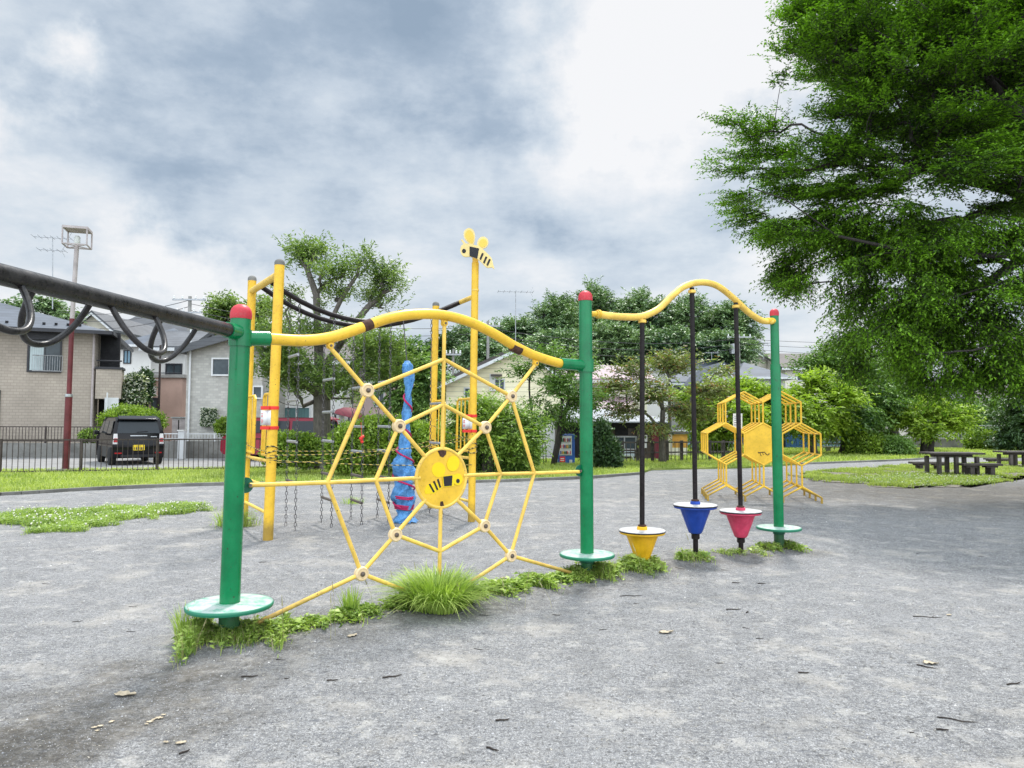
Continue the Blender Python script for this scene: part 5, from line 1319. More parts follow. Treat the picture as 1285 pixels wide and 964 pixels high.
dr_ = px_box(SH, 'door', 'door_red', 817, 829, 537, 578, 29.5, .06)
px_box(dr_, 'handle', 'steel', 819, 819.6, 556, 560, 29.42, .03)
px_box(SH, 'post', 'wood_grey', 799, 802, 532, 590, 29.4, .1)
# board fence with orange panel right of shed
OB = root('boarded_stall', D(850, 560, 31), 'low pale stall with an orange board beside the red shed door', 'stall')
px_box(OB, 'wall', 'cream_plain', 834, 843, 545, 578, 31, .1); px_box(OB, 'wall', 'cream_plain', 843.2, 862, 562, 578, 31, .1); px_box(OB, 'orange_board', 'orange_board', 843.2, 862, 545, 561.8, 31, .1); px_box(OB, 'top', 'wood_grey', 833, 863, 542, 544.5, 31, .2)
# right-hand white houses
h1 = house('white_house', 'white house with a grey slate roof behind the yellow spinner pole', 800, 838, 50, 8, 478, 455, 'plaster', 'roof_slate', 'gable_y', .4, ridge_px=826)
h2 = house('white_house', 'white house with a broad blue-grey roof behind the blue spinner pole', 842, 925, 52, 9, 480, 452, 'plaster', 'roof_slate', 'gable_x', .4)
h3 = house('white_house', 'white gabled house behind the pink spinner pole', 880, 922, 47, 5, 480, 458, 'plaster', 'roof_slate', 'gable_y', .4, ridge_px=907)
win_px(h3, 897, 903, 482, 490, 47, frame='alu_white', mull=0)
h4 = house('white_house', 'white house with a wide blue-grey hip roof left of the third green post', 930, 985, 49, 8, 474, 455, 'plaster', 'roof_slate', 'hip', .5)
win_px(h4, 938, 950, 480, 488, 49, frame='alu_white')
h5 = house('gabled_house', 'cream gable peeking above the grey roofs left of the third green post', 932, 962, 62, 8, 452, 441, 'cream_plain', 'roof_grey', 'gable_y', .3)
h6 = house('gabled_house', 'pale house roof just right of the third green post', 985, 1050, 58, 8, 462, 447, 'cream_plain', 'roof_brown', 'gable_x', .4)
win_px(h6, 1000, 1012, 468, 478, 58, frame='alu_white')
bs = house('blue_shed', 'dark blue sheet metal shed behind the honeycomb climber', 966, 1021, 41, 5, 527, 524, 'sheet_blue', 'roof_dark', 'flat')
px_box(bs, 'door', 'dark_in', 975, 985, 535, 562, 41)
ls = house('light_blue_building', 'long pale blue low building behind the benches', 1022, 1078, 43, 5, 542, 540, 'sheet_lblue', 'roof_metal', 'flat')
win_px(ls, 1035, 1050, 546, 552, 43, frame='alu_white')
ls2 = house('light_blue_building', 'pale blue low building behind the left of the honeycomb climber', 862, 925, 41, 5, 545, 542, 'sheet_lblue', 'roof_metal', 'flat')
win_px(ls2, 880, 895, 550, 558, 41, frame='alu_white')
r1 = house('white_block', 'tall white house seen between the big tree branches on the right', 1196, 1238, 50, 8, 492, 474, 'plaster', 'roof_grey', 'gable_y', .4)
win_px(r1, 1222, 1234, 534, 548, 50, glass='curtain_teal', frame='alu_white'); win_px(r1, 1202, 1212, 500, 512, 50, frame='alu_white')
r2_ = house('cream_block', 'cream house under a brown roof at the far right', 1240, 1330, 48, 8, 500, 478, 'cream_plain', 'roof_brown', 'gable_x', .5)
win_px(r2_, 1246, 1252, 528, 550, 48, frame='alu_white', mull=0); win_px(r2_, 1262, 1276, 515, 530, 48, frame='alu_white')
r3 = house('cream_block', 'low beige house behind the dark shaded tree', 1128, 1190, 52, 8, 515, 500, 'cream_plain', 'roof_grey', 'gable_x', .4)
win_px(r3, 1140, 1152, 525, 540, 52, frame='alu_white')

# ================================================================ street furniture left
def railing(name, label, pts, z0, zt, mat, postgap=2.0, gap=.125, bar=.016, postw=.05, group=None, foot=0.0, cat='fence'):
    R = root(name, (pts[0][0], pts[0][1], foot), label, cat, group)
    rails = MB(); bal = MB()
    for ia, (a, b) in enumerate(zip(pts[:-1], pts[1:])):
        a = Vector((*a, 0)); b = Vector((*b, 0)); L = (b - a).length; d = (b - a) / L
        for z in (z0, zt): rails.bar(a + Vector((0, 0, z)), b + Vector((0, 0, z)), .04, .035)
        n = int(L / gap)
        for k in range(1, n): p = a + d * (k * L / n); bal.bar(p + Vector((0, 0, z0 + .01)), p + Vector((0, 0, zt - .01)), bar, bar)
        m = max(1, round(L / postgap))
        for k in range(1 if ia else 0, m + 1):
            p = a + d * (k * L / m); q = MB(); q.bar(p + Vector((0, 0, foot - .05)), p + Vector((0, 0, zt + .03)), postw, postw); q.build('post', mat, R)
    rails.build('rail', mat, R); bal.build('balusters', mat, R)
    return R
fa, fb, fc = G(-140, 598), G(0, 597.5), G(285, 592)
railing('park_railing', 'brown metal railing between the left lawn and the street', [(-18.5, 19.7), (fb.x, fb.y), (fc.x, fc.y), (-4.2, 23.4)], .10, .91, 'fence_brown', bar=.013, postw=.045)
# garden wall across the street
gw = root('garden_wall', (-15, 27.7, 0), 'long weathered concrete garden wall across the street', 'wall')
b = MB(); zt_ = xz(0, 556, 27.7)[1]; xe = xz(128, 556, 27.7)[0]; b.box(((xe - 26) / 2, 27.8, zt_ / 2), (xe + 26, .2, zt_)); xs2 = xz(200, 556, 27.7)[0]; b.box(((xs2 - 7.0) / 2, 27.8, .33), (-7.0 - xs2, .2, .66)); b.build('wall', 'concrete_dark', gw)
railing('garden_railing', 'dark railing on top of the garden wall beside the tiled house', [(-26, 27.75), (xe, 27.75)], zt_ + .08, xz(0, 535.5, 27.7)[1], 'fence_brown', foot=zt_, gap=.12)
railing('white_railing', 'white metal railing in front of the grey block house', [(xs2, 27.75), (-7.0, 27.75)], .75, xz(0, 543.5, 27.7)[1], 'alu_white', foot=.66, gap=.11)
gp_ = root('gate_pillar', (xz(229, 560, 27.5)[0], 27.5, 0), 'short white gate pillar on the wall by the grey cabinet', 'pillar'); px_box(gp_, 'pillar', 'alu_white', 226.5, 233, 541, 577, 27.5, .2); px_box(gp_, 'cap', 'plaster', 225.5, 234, 539.5, 541, 27.5, .26, -.03)
# lamp post
lp = G(82, 594.5); LY = lp.y
LP = root('park_lamp', (lp.x, LY, 0), 'tall park lamp with a box lantern, maroon lower pole and concrete foot', 'lamp post')
def lpz(px, py): return D(px, py, LY)
b0, t0 = lpz(82, 592), lpz(97.5, 296)
ax_ = (t0 - b0).normalized()
px_box(LP, 'foot', 'concrete', 71.5, 91, 587.5, 598, LY + .2, .42)
MB().tube([lpz(82, 594), lpz(86.5, 497)], .088, 14).build('lower_pole', 'maroon', LP)
MB().tube([lpz(86.6, 496), lpz(90.5, 400)], .062, 14).build('middle_pole', 'maroon', LP)
MB().lathe([(.095, -.04), (.10, 0), (.095, .04)], lpz(86.5, 496.5), 14).build('joint_band', 'steel', LP)
MB().tube([lpz(90.5, 400), lpz(97, 300)], .058, 14).build('upper_pole', 'mauve', LP)
c = lpz(97, 299); ll = MB(); wq, hq = .29, .40
R45 = Matrix.Rotation(.32, 3, 'Z')
cor = [c + R45 @ Vector((sx * wq, sy * wq, 0)) for sx, sy in ((-1, -1), (1, -1), (1, 1), (-1, 1))]
for k in range(4):
    a, d_ = cor[k], cor[(k + 1) % 4]
    for z in (-.22, .22): ll.bar(a + Vector((0, 0, z)), d_ + Vector((0, 0, z)), .03, .03)
    ll.bar(a + Vector((0, 0, -.22)), a + Vector((0, 0, .22)), .03, .03)
ll.bar(cor[0] + Vector((0, 0, -.22)), cor[2] + Vector((0, 0, -.22)), .025, .025); ll.bar(cor[1] + Vector((0, 0, -.22)), cor[3] + Vector((0, 0, -.22)), .025, .025)
lo_ = ll.build('lantern_frame', 'mauve', LP)
b = MB(); b.box(c + Vector((0, 0, .245)), (wq * 2.1, wq * 2.1, .045), R=R45); b.build('lantern_top', 'mauve', lo_)
MB().lathe([(.05, -.2), (.075, -.16), (.075, .02), (.05, .06)], c, 16).build('bulb', 'lamp_glass', lo_)
# utility poles, wires, aerials
def upole(label, px, pyt, Y, arms=((.15, .9),), mat='concrete', r=.13):
    t = D(px, pyt, Y); R = root('utility_pole', (t.x, Y, 0), label, 'utility pole')
    MB().tube([(t.x, Y, -.1), (t.x, Y, t.z)], [r, r * .7], 12).build('pole', mat, R)
    for dz, w in arms:
        m = MB(); m.box((t.x, Y - .12, t.z - dz), (w * 2, .08, .08)); ao = m.build('cross_arm', 'steel', R)
        for x in (-w * .9, -w * .4, w * .4, w * .9): MB().lathe([(.03, 0), (.06, .04), (.04, .1), (.05, .14), (.02, .18)], (t.x + x, Y - .12, t.z - dz + .04), 8).build('insulator', 'white', ao)
    return t
u1 = upole('concrete utility pole rising behind the grey block house', 238.5, 372, 40, ((.2, .9), (.9, .7)))
u2 = upole('thin grey utility pole behind the cream house roof', 612.5, 403, 42, ((.3, .7),), r=.11)
u3 = upole('utility pole with a transformer behind the white houses', 927, 420, 55, ((.2, .9),)); 
tf = bpy.data.objects['utility_pole.002']; MB().lathe([(.1, 0), (.32, .03), (.32, .75), (.1, .8)], (u3.x - .45, 54.8, u3.z - 1.5), 14).build('transformer', 'steel', tf)
u4 = upole('slim dark pole standing in front of the salmon house', 201.5, 433, 33, (), 'fence_brown', .06)
u5 = upole('slim pale pole left of the cream house', 569, 438, 38, ((.3, .4),), r=.08)
def wire(label, p, q, sag, n=16, r=.018, k=3, dz=.35):
    R = MB()
    for i in range(k): R.tube(catn(Vector(p) - Vector((0, 0, i * dz)), Vector(q) - Vector((0, 0, i * dz)), sag * (1 + .15 * i), n), r, 4)
    o = R.build('overhead_wires', 'steel_dark'); tag(o, label, 'wires')
wire('overhead wires running left from the pole behind the grey block house', (u1.x, 40, u1.z - .2), (-34, 52, 9.5), .7)
wire('overhead wires crossing from the grey house pole to the cream house pole', (u1.x, 40, u1.z - .4), (u2.x, 42, u2.z - .3), .6)
wire('overhead wires from the cream house pole to the transformer pole', (u2.x, 42, u2.z - .4), (u3.x, 55, u3.z - .3), .6)
wire('overhead wires leaving the transformer pole to the right', (u3.x, 55, u3.z - .3), (48, 60, 9.5), .8)
def aerial(label, px, pyt, pyb, Y, w, n=7, two=True, yaw=.3):
    t = D(px, pyt, Y); b_ = D(px, pyb, Y); R = root('roof_aerial', b_, label, 'aerial')
    MB().tube([b_, t], .022, 6).build('mast', 'steel', R)
    def arr(z, w, n):
        d = Vector((math.cos(yaw), math.sin(yaw), 0)); e = Vector((-d.y, d.x, 0)); m = MB(); c = Vector((t.x, t.y, z))
        m.tube([c - d * w, c + d * w], .018, 5)
        for k in range(n): q = c - d * w + d * (2 * w * k / (n - 1)); m.tube([q - e * .38, q + e * .38], .010, 4)
        q = c + d * w; m.tube([q + Vector((0, 0, .28)), q - d * .15], .012, 4); m.tube([q - Vector((0, 0, .28)), q - d * .15], .012, 4)
        m.build('antenna_array', 'steel', R)
    arr(t.z - .05, w, n)
    if two: arr(t.z - .62, w * .7, 5)
aerial('tall television aerial on the tiled house roof next to the park lamp', 66, 297, 388, 33, .75)
aerial('television aerial above the cream house roof', 647, 365, 432, 40, .95, two=False, yaw=.1)
aerial('small television aerial over the white house roofs', 893, 442, 452, 52, .55, two=False, yaw=.2)
aerial('small television aerial beyond the pale roof right of the third post', 958, 430, 452, 60, .5, two=False)

# ================================================================ cars
def car(name, label, cx, cy, yaw, L, Wd, H, paintm, roofm=None):
    """boxy hatchback; +Y local = front; origin at ground centre"""
    R = root(name, (cx, cy, .03), label, 'car'); Rm = Matrix.Rotation(yaw, 3, 'Z'); O = Vector((cx, cy, .03))
    def T(p): return O + Rm @ Vector(p)
    hw = Wd / 2
    prof = [(-L / 2 + .06, .22), (-L / 2, .34), (-L / 2 - .0, .62), (-L / 2 + .04, .95), (-L / 2 + .20, H - .10), (-L / 2 + .34, H), (L * .18, H + .0), (L * .27, H - .08), (L * .39, .98), (L / 2 - .10, .86), (L / 2, .70), (L / 2 + .01, .36), (L / 2 - .08, .22)]
    mb = MB(); st = []
    for fx, sh in ((-1, .0), (-.985, 1), (0, 1), (.985, 1), (1, 0)):
        row = []
        for y, z in prof:
            tum = 0 if z < .9 else (z - .9) / (H - .9) * .13
            w = hw - tum - (.03 if sh == 0 else 0)
            yy = y * (.985 if sh == 0 else 1); zz = z if sh else .22 + (z - .22) * .985
            row.append(T((fx / abs(fx or 1) * w * (1 if fx else 0), yy, zz)))
        st.append(row)
    n = len(prof); vs = [p for r in st for p in r]
    fs = [(i * n + j, (i + 1) * n + j, (i + 1) * n + (j + 1) % n, i * n + (j + 1) % n) for i in range(4) for j in range(n)]
    fs += [tuple(range(n)), tuple(range(5 * n - 1, 4 * n - 1, -1))]
    mb.add(vs, fs); mb.build('body', paintm, R, sharp=28)
    def quad(name, mat, pts, th=.012, par=R, out=None):
        q = [T(p) for p in pts]; nn = (q[1] - q[0]).cross(q[2] - q[0]).normalized()
        if out is not None and nn.dot(Rm @ Vector(out)) < 0: nn = -nn
        return MB().prism(q, nn * th).build(name, mat, par, bevel=.004)
    yr = lambda z: -L / 2 + .04 + (z - .95) / (H - .10 - .95) * .16
    rg = quad('rear_window', 'car_glass', [(-hw + .13, yr(.99), .99), (hw - .13, yr(.99), .99), (hw - .21, yr(H - .13), H - .13), (-hw + .21, yr(H - .13), H - .13)], out=(0, -1, 0))
    MB().tube([T((-.05, yr(1.02) - .025, 1.03)), T((.26, yr(1.05) - .03, 1.06))], .009, 5).build('wiper', 'black', rg)
    sp = MB(); sp.prism([T((-hw + .17, -L / 2 + .06, H - .085)), T((hw - .17, -L / 2 + .06, H - .085)), T((hw - .2, -L / 2 + .36, H + .012)), T((-hw + .2, -L / 2 + .36, H + .012))], Vector((0, 0, .035))); sp.build('spoiler', paintm, R, bevel=.01)
    for s in (-1, 1):
        tl = quad('tail_lamp', 'lampclear', [(s * (hw - .02), -L / 2 + .01, .66), (s * (hw - .17), -L / 2 - .004, .66), (s * (hw - .15), -L / 2 + .028, .98), (s * (hw - .045), -L / 2 + .028, .98)], .02, out=(0, -1, 0))
        quad('lamp_lens', 'taillight', [(s * (hw - .04), -L / 2 - .016, .72), (s * (hw - .155), -L / 2 - .02, .72), (s * (hw - .15), -L / 2 - .008, .84), (s * (hw - .05), -L / 2 - .006, .84)], .012, tl, out=(0, -1, 0))
        quad('reflector', 'taillight', [(s * (hw - .08), -L / 2 - .002, .36), (s * (hw - .28), -L / 2 - .002, .36), (s * (hw - .28), -L / 2 - .002, .40), (s * (hw - .08), -L / 2 - .002, .40)], .012, out=(0, -1, 0))
        zs0, zs1 = .98, H - .12; tm = lambda z: hw - (z - .9) / (H - .9) * .13 + .001
        for ya, yb, yc, yd in ((-L * .40, -L * .16, -L * .37, -L * .16), (-L * .13, L * .10, -L * .13, L * .10), (L * .13, L * .34, L * .13, L * .23)):
            quad('side_window', 'car_glass', [(s * tm(zs0), ya, zs0), (s * tm(zs0), yb, zs0), (s * tm(zs1), yd, zs1), (s * tm(zs1), yc, zs1)], .01, out=(s, 0, 0))
        for y in (-L / 2 + .52, L / 2 - .62):
            c = T((s * (hw - .09), y, .27)); ax = Rm @ Vector((s, 0, 0))
            wo = MB().lathe([(.19, -.09), (.265, -.085), (.28, -.06), (.28, .07), (.265, .095), (.19, .1)], c, 28, ax=ax).build('wheel', 'tyre', R)
            MB().lathe([(.185, .085), (.18, .06), (.06, .075), (.03, .09)], c, 20, ax=ax).build('rim', 'rim', wo)
        q = T((s * (hw + .10), L * .25, 1.0)); MB().box(q, (.16, .10, .14), R=Rm).build('wing_mirror', paintm, R, bevel=.03)
    pl_ = quad('number_plate', 'plate', [(-.17, -L / 2 - .012, .46), (.17, -L / 2 - .012, .46), (.17, -L / 2 - .005, .63), (-.17, -L / 2 - .005, .63)], .008, out=(0, -1, 0))
    m = MB()
    for x, w_ in ((-.12, .02), (-.06, .045), (.0, .045), (.07, .045), (.125, .03)): m.prism([T((x - w_ / 2, -L / 2 - .0225, .48)), T((x + w_ / 2, -L / 2 - .0225, .48)), T((x + w_ / 2, -L / 2 - .018, .56)), T((x - w_ / 2, -L / 2 - .018, .56))], Rm @ Vector((0, -.004, 0)))
    for x in (-.05, .0, .04): m.prism([T((x - .012, -L / 2 - .0175, .585)), T((x + .012, -L / 2 - .0175, .585)), T((x + .012, -L / 2 - .0165, .61)), T((x - .012, -L / 2 - .0165, .61))], Rm @ Vector((0, -.004, 0)))
    m.build('plate_marks', 'wood_old', pl_)
    quad('bumper_insert', 'black', [(-hw + .25, -L / 2 - .001, .25), (hw - .25, -L / 2 - .001, .25), (hw - .25, -L / 2 - .001, .33), (-hw + .25, -L / 2 - .001, .33)], .02, out=(0, -1, 0))
    quad('tailgate_trim', 'rim', [(-.24, -L / 2 + .02, .90), (.24, -L / 2 + .02, .90), (.24, -L / 2 + .026, .93), (-.24, -L / 2 + .026, .93)], .012, out=(0, -1, 0))
    quad('badge', 'rim', [(.34, -L / 2 + .018, .87), (.52, -L / 2 + .018, .87), (.52, -L / 2 + .021, .895), (.34, -L / 2 + .021, .895)], .008, out=(0, -1, 0))
    return R
cx = D(162, 560, 24.6).x
car('parked_car', 'black boxy hatchback parked behind the brown railing with a yellow number plate', cx, 24.6, .64, 3.25, 1.50, 1.50, 'car_black')
cx = D(352, 560, 26.5).x
car('parked_car', 'red car with dark windows parked behind the light green hedge', cx, 26.8, PI / 2 - .1, 3.9, 1.6, 1.52, 'car_red')

# ================================================================ vending machine
VY = 24.6; vx0, vz1 = xz(701, 545, VY); vx1, _ = xz(717, 545, VY)
VM = root('vending_machine', ((vx0 + vx1) / 2, VY, 0), 'blue drinks vending machine with a white display and red panel beside the dark shed', 'vending machine')
b = MB(); b.box(((vx0 + vx1) / 2 + .05, VY + .30, vz1 / 2 + .02), (vx1 - vx0 + .14, .55, vz1 - .04)); b.build('cabinet', 'vend_blue', VM, bevel=.02)
zz = lambda py: xz(0, py, VY)[1]
def vb(name, mat, px0, px1, py0, py1, th=.03, par=VM, off=0): return px_box(par, name, mat, px0, px1, py0, py1, VY + .02, th, off)
ds = vb('display_window', 'white', 702, 717.5, 547, 571.5, .03)
cans = ['yplastic', 'red', 'blue', 'green', 'white', 'orange_board', 'black', 'pink']
for r_i, (pa, pb_) in enumerate(((549, 554.5), (557, 562.5), (565, 570))):
    m = MB()
    for k in range(8):
        x = 703 + k * 1.75; x0, z1 = xz(x, pa, VY - .03); x1, z0 = xz(x + 1.15, pb_, VY - .03); m.lathe([(.012, 0), (.016, .01), (.016, (z1 - z0) * .7), (.008, (z1 - z0) * .85)], ((x0 + x1) / 2, VY - .045, z0), 8, mi=(k * 3 + r_i) % 8)
    m.build('sample_drinks', cans, ds)
    vb('shelf_strip', 'alu_white', 702, 717.5, pb_, pb_ + 1.3, .035, ds, .004)
vb('red_panel', 'red', 702.5, 709, 573, 580, .035); vb('coin_panel', 'alu_white', 714.5, 718, 577, 583, .035); vb('delivery_flap', 'alu_white', 702.5, 714, 583, 587, .035)
tx = MB()
for y in (575, 577.4):
    x0, z1 = xz(703.3, y, VY - .02); x1, z0 = xz(708, y + 1, VY - .02); tx.box(((x0 + x1) / 2, VY - .018, (z0 + z1) / 2), (x1 - x0, .004, z1 - z0))
tx.build('panel_lettering', 'white', VM)
# ================================================================ fences, benches, rails in the middle
def wfence(label, p, q, n, h=.75, group=None):
    R = root('timber_fence', (p[0], p[1], .05), label, 'fence')
    a, b = Vector((*p, .05)), Vector((*q, .05))
    for k in range(n + 1):
        c = a.lerp(b, k / n); MB().bar(c, c + Vector((0, 0, h)), .10, .10).build('post', 'wood_grey', R)
    m = MB()
    for z in (h * .92, h * .45): m.bar(a + Vector((0, -.06, z)), b + Vector((0, -.06, z)), .05, .05)
    m.build('rail', 'wood_grey', R); m = MB(); L = (b - a).length
    for k in range(int(L / .16)): c = a.lerp(b, (k + .5) / int(L / .16)); m.bar(c + Vector((0, -.1, .05)), c + Vector((0, -.1, h * .9)), .02, .02)
    m.build('pickets', 'wood_grey', R)
a, b = D(762, 583, 25.4), D(925, 580, 27.3); wfence('weathered low fence along the lawn in front of the dark shed', (a.x, a.y), (b.x, b.y), 9)
hr = root('hoop_rail', D(785, 590, 26.8), 'pale bent metal hoop rail in front of the shed window', 'rail'); m = MB()
x0, z1 = xz(780, 572, 26.8); x1, _ = xz(795, 572, 26.8); m.tube(wv([Vector((x0, 26.8, 0)), Vector((x0, 26.8, z1 - .12)), Vector((x0 + .1, 26.8, z1)), Vector((x1 - .1, 26.8, z1)), Vector((x1, 26.8, z1 - .12)), Vector((x1, 26.8, 0))], 4), .03, 8); m.build('hoop', 'alu_white', hr)
m = MB(); m.box(((x0 + x1) / 2 - .3, 27.0, .42), (1.4, .3, .05)); m.build('plank', 'wood_grey', hr); 
def bench(label, px0, px1, pyt, Y, back=True, mat='concrete', group=None):
    x0, z = xz(px0, pyt, Y); x1, _ = xz(px1, pyt, Y); R = root('park_bench', ((x0 + x1) / 2, Y, .05), label, 'bench', group)
    for k in range(3): MB().box(((x0 + x1) / 2, Y + k * .14, z), (x1 - x0, .11, .05)).build('seat', mat, R)
    for x in (x0 + .25, x1 - .25): MB().box((x, Y + .14, z / 2), (.10, .36, z - .05)).build('leg', mat, R)
    if back:
        MB().box(((x0 + x1) / 2, Y + .46, z + .30), (x1 - x0, .04, .10)).build('backrest', mat, R)
        MB().box(((x0 + x1) / 2, Y + .46, z + .15), (x1 - x0, .04, .10)).build('backrest', mat, R)
bench('long pale slatted bench left of the two-stemmed tree trunk', 1034, 1075, 561, 35.5)
# ================================================================ picnic tables
def gnd(px, py): p = G(px, py); return p
def ptable(label, px0, px1, pyt, pyb, legs, slab=.05, Y=None, dep=.75):
    Y = Y or G((px0 + px1) / 2, pyb).y; x0, z = xz(px0, pyt, Y); x1, _ = xz(px1, pyt, Y)
    R = root('picnic_table', ((x0 + x1) / 2, Y, 0), label, 'table')
    for k in range(4): MB().box(((x0 + x1) / 2, Y - dep / 2 + dep * (k + .5) / 4, z - slab / 2), (x1 - x0, dep / 4 - .012, slab)).build('tabletop', 'wood_grey', R, bevel=.008)
    MB().box(((x0 + x1) / 2, Y, z - slab - .04), (x1 - x0 - .3, .10, .08)).build('crossbeam', 'wood_grey', R)
    for fx, dy in legs:
        x = x0 + (x1 - x0) * fx; MB().box((x, Y + dy, (z - slab) / 2 - .04), (.09, .11, z - slab - .04)).build('leg', 'wood_grey', R, bevel=.01)
    return R
def pbench(label, px0, px1, pyt, pyb, Y=None, dep=.34):
    Y = Y or G((px0 + px1) / 2, pyb).y; x0, z = xz(px0, pyt, Y); x1, _ = xz(px1, pyt, Y)
    R = root('picnic_bench', ((x0 + x1) / 2, Y, 0), label, 'bench')
    for k in range(2): MB().box(((x0 + x1) / 2, Y - dep / 2 + dep * (k + .5) / 2, z - .03), (x1 - x0, dep / 2 - .012, .06)).build('seat', 'wood_grey', R, bevel=.008)
    for fx in (.24, .76):
        x = x0 + (x1 - x0) * fx; MB().box((x, Y, (z - .06) / 2 - .02), (.12, .26, z - .06 - .04)).build('leg', 'wood_grey', R, bevel=.01); MB().box((x, Y, z - .085), (.3, .22, .05)).build('bracket', 'wood_grey', R)
    return R
ptable('dark weathered picnic table between two stools, nearer the honeycomb climber', 1162, 1226, 567.5, 597, [(.13, -.3), (.13, .3), (.46, -.3), (.53, .3), (.86, -.3), (.87, .3)])
pbench('weathered picnic bench at the left end of the nearer picnic table', 1143, 1187, 579.5, 596, Y=23.0)
pbench('weathered picnic bench at the right end of the nearer picnic table', 1205, 1254, 581.5, 598.5)
ptable('dark picnic table cut off by the right edge of the photo', 1254, 1320, 566, 586, [(.10, -.3), (.10, .3), (.34, .1), (.5, .1), (.9, 0)])
pbench('weathered picnic bench left of the table at the right edge', 1237, 1268, 575, 584.5, Y=27.5)
# far white rail and wall on the right
fw = root('boundary_wall', D(1185, 560, 42), 'low grey boundary wall beyond the far lawn', 'wall'); px_box(fw, 'wall', 'concrete_dark', 1130, 1215, 551, 562, 42, .2); px_box(fw, 'coping', 'concrete', 1129, 1216, 549.5, 551, 42, .28, -.03)
railing('mesh_fence', 'thin grey fence in front of the white house on the right', [(xz(1205, 550, 43)[0], 43.2), (xz(1262, 550, 43)[0], 43.2)], .3, 1.35, 'steel', gap=.2)
# ================================================================ weeds at the feet, litter, stones
def weedline(a, b, n, wid, hh, leafsize, label, extra_blades=0.55, dry=.25, dens=None):
    a2 = np.array((a.x, a.y)); b2 = np.array((b.x, b.y)); u = (b2 - a2) / np.linalg.norm(b2 - a2); nrm = np.array((u[1], -u[0]))
    t = rng.uniform(0, 1, n * 2)
    m = np.array([min(1, max(.04, .45 + 1.1 * noise.noise(Vector((x * 7.0 * np.linalg.norm(b2 - a2) + a.x, 3, 1))))) for x in t])
    keep = rng.uniform(0, 1, n * 2) < m; t = t[keep][:n]; m = m[keep][:n]; n = len(t)
    q = a2 + np.outer(t, b2 - a2) + np.outer(rng.normal(0, wid * 1.35, n) * (.35 + .9 * m), nrm)
    z = gz(q[:, 0], q[:, 1]); P = np.column_stack([q, z]); hs_ = hh * (.45 + m * 1.1)
    k = int(n * extra_blades)
    V, Fq = blades_geo(P[:k], rng.uniform(.3, 1.2, k) * hs_[:k], rng.uniform(.1, .9, k), rng.uniform(.003, .006, k))
    nd = int(k * dry)
    o = npmesh('grass', V, Fq, None, mats=[M['grass_near'], M['drygrass']], mi=np.tile((np.arange(k) < nd).astype(int), 2)); tag(o, 'thin grass blades ' + label, 'grass', kind='stuff')
    R_ = P[k:].copy(); n2 = len(R_); R_[:, 2] += rng.uniform(0, .75, n2) * hs_[k:]
    an = rng.uniform(0, 2 * PI, n2); dr = np.stack([np.cos(an), np.sin(an), rng.uniform(-.2, .7, n2)], 1)
    L = leafsize * rng.uniform(.5, 1.9, n2) * np.where(rng.uniform(0, 1, n2) < .08, 1.7, 1); V, Fq = leaves_geo(R_, dr, np.array([0, 0, 1.]) + rng.normal(0, .4, (n2, 3)), L, L * .5)
    o = npmesh('weeds', V, Fq, 'weed'); tag(o, 'small leafy weeds ' + label, 'weeds', kind='stuff')
off = Vector((.02, -.10, 0))
q0 = P1 + Vector((-.22, -.15, 0)); 
weedline(P1 + Vector((-.28, -.06, 0)), P1 + Vector((.35, .08, 0)), 7500, .105, .085, .024, 'round the foot of the first green post')
weedline(P1 + Vector((.25, .05, 0)), P1.lerp(P2, .42), 5000, .05, .06, .024, 'along the left half of the web net', .3)
weedline(P1.lerp(P2, .40), P1.lerp(P2, .58), 3600, .07, .13, .035, 'under the middle of the web net', .3)
weedline(P1.lerp(P2, .55), P1.lerp(P2, .99), 9500, .07, .065, .027, 'along the right half of the web net', .25)
weedline(P2 + Vector((-.15, -.1, 0)), P2 + Vector((.22, .12, 0)), 3200, .08, .11, .035, 'round the foot of the second green post')
weedline(S1 + Vector((-.28, -.15, 0)), S1 + Vector((.2, .05, 0)), 2600, .09, .10, .035, 'under the yellow spinner seat')
weedline(S2 + Vector((-.22, -.08, 0)), S2 + Vector((.2, .02, 0)), 900, .06, .09, .03, 'under the blue spinner seat', .5, .4)
weedline(S3 + Vector((-.25, -.08, 0)), S3 + Vector((.25, .02, 0)), 500, .06, .05, .025, 'under the pink spinner seat', .6, .3)
weedline(P3 + Vector((-.25, -.12, 0)), P3 + Vector((.28, .05, 0)), 2000, .07, .07, .028, 'round the foot of the third green post')
weedline(BL + Vector((-.15, -.1, 0)), BL + Vector((.15, -.4, 0)), 700, .08, .2, .04, 'round the back left yellow post', .8)
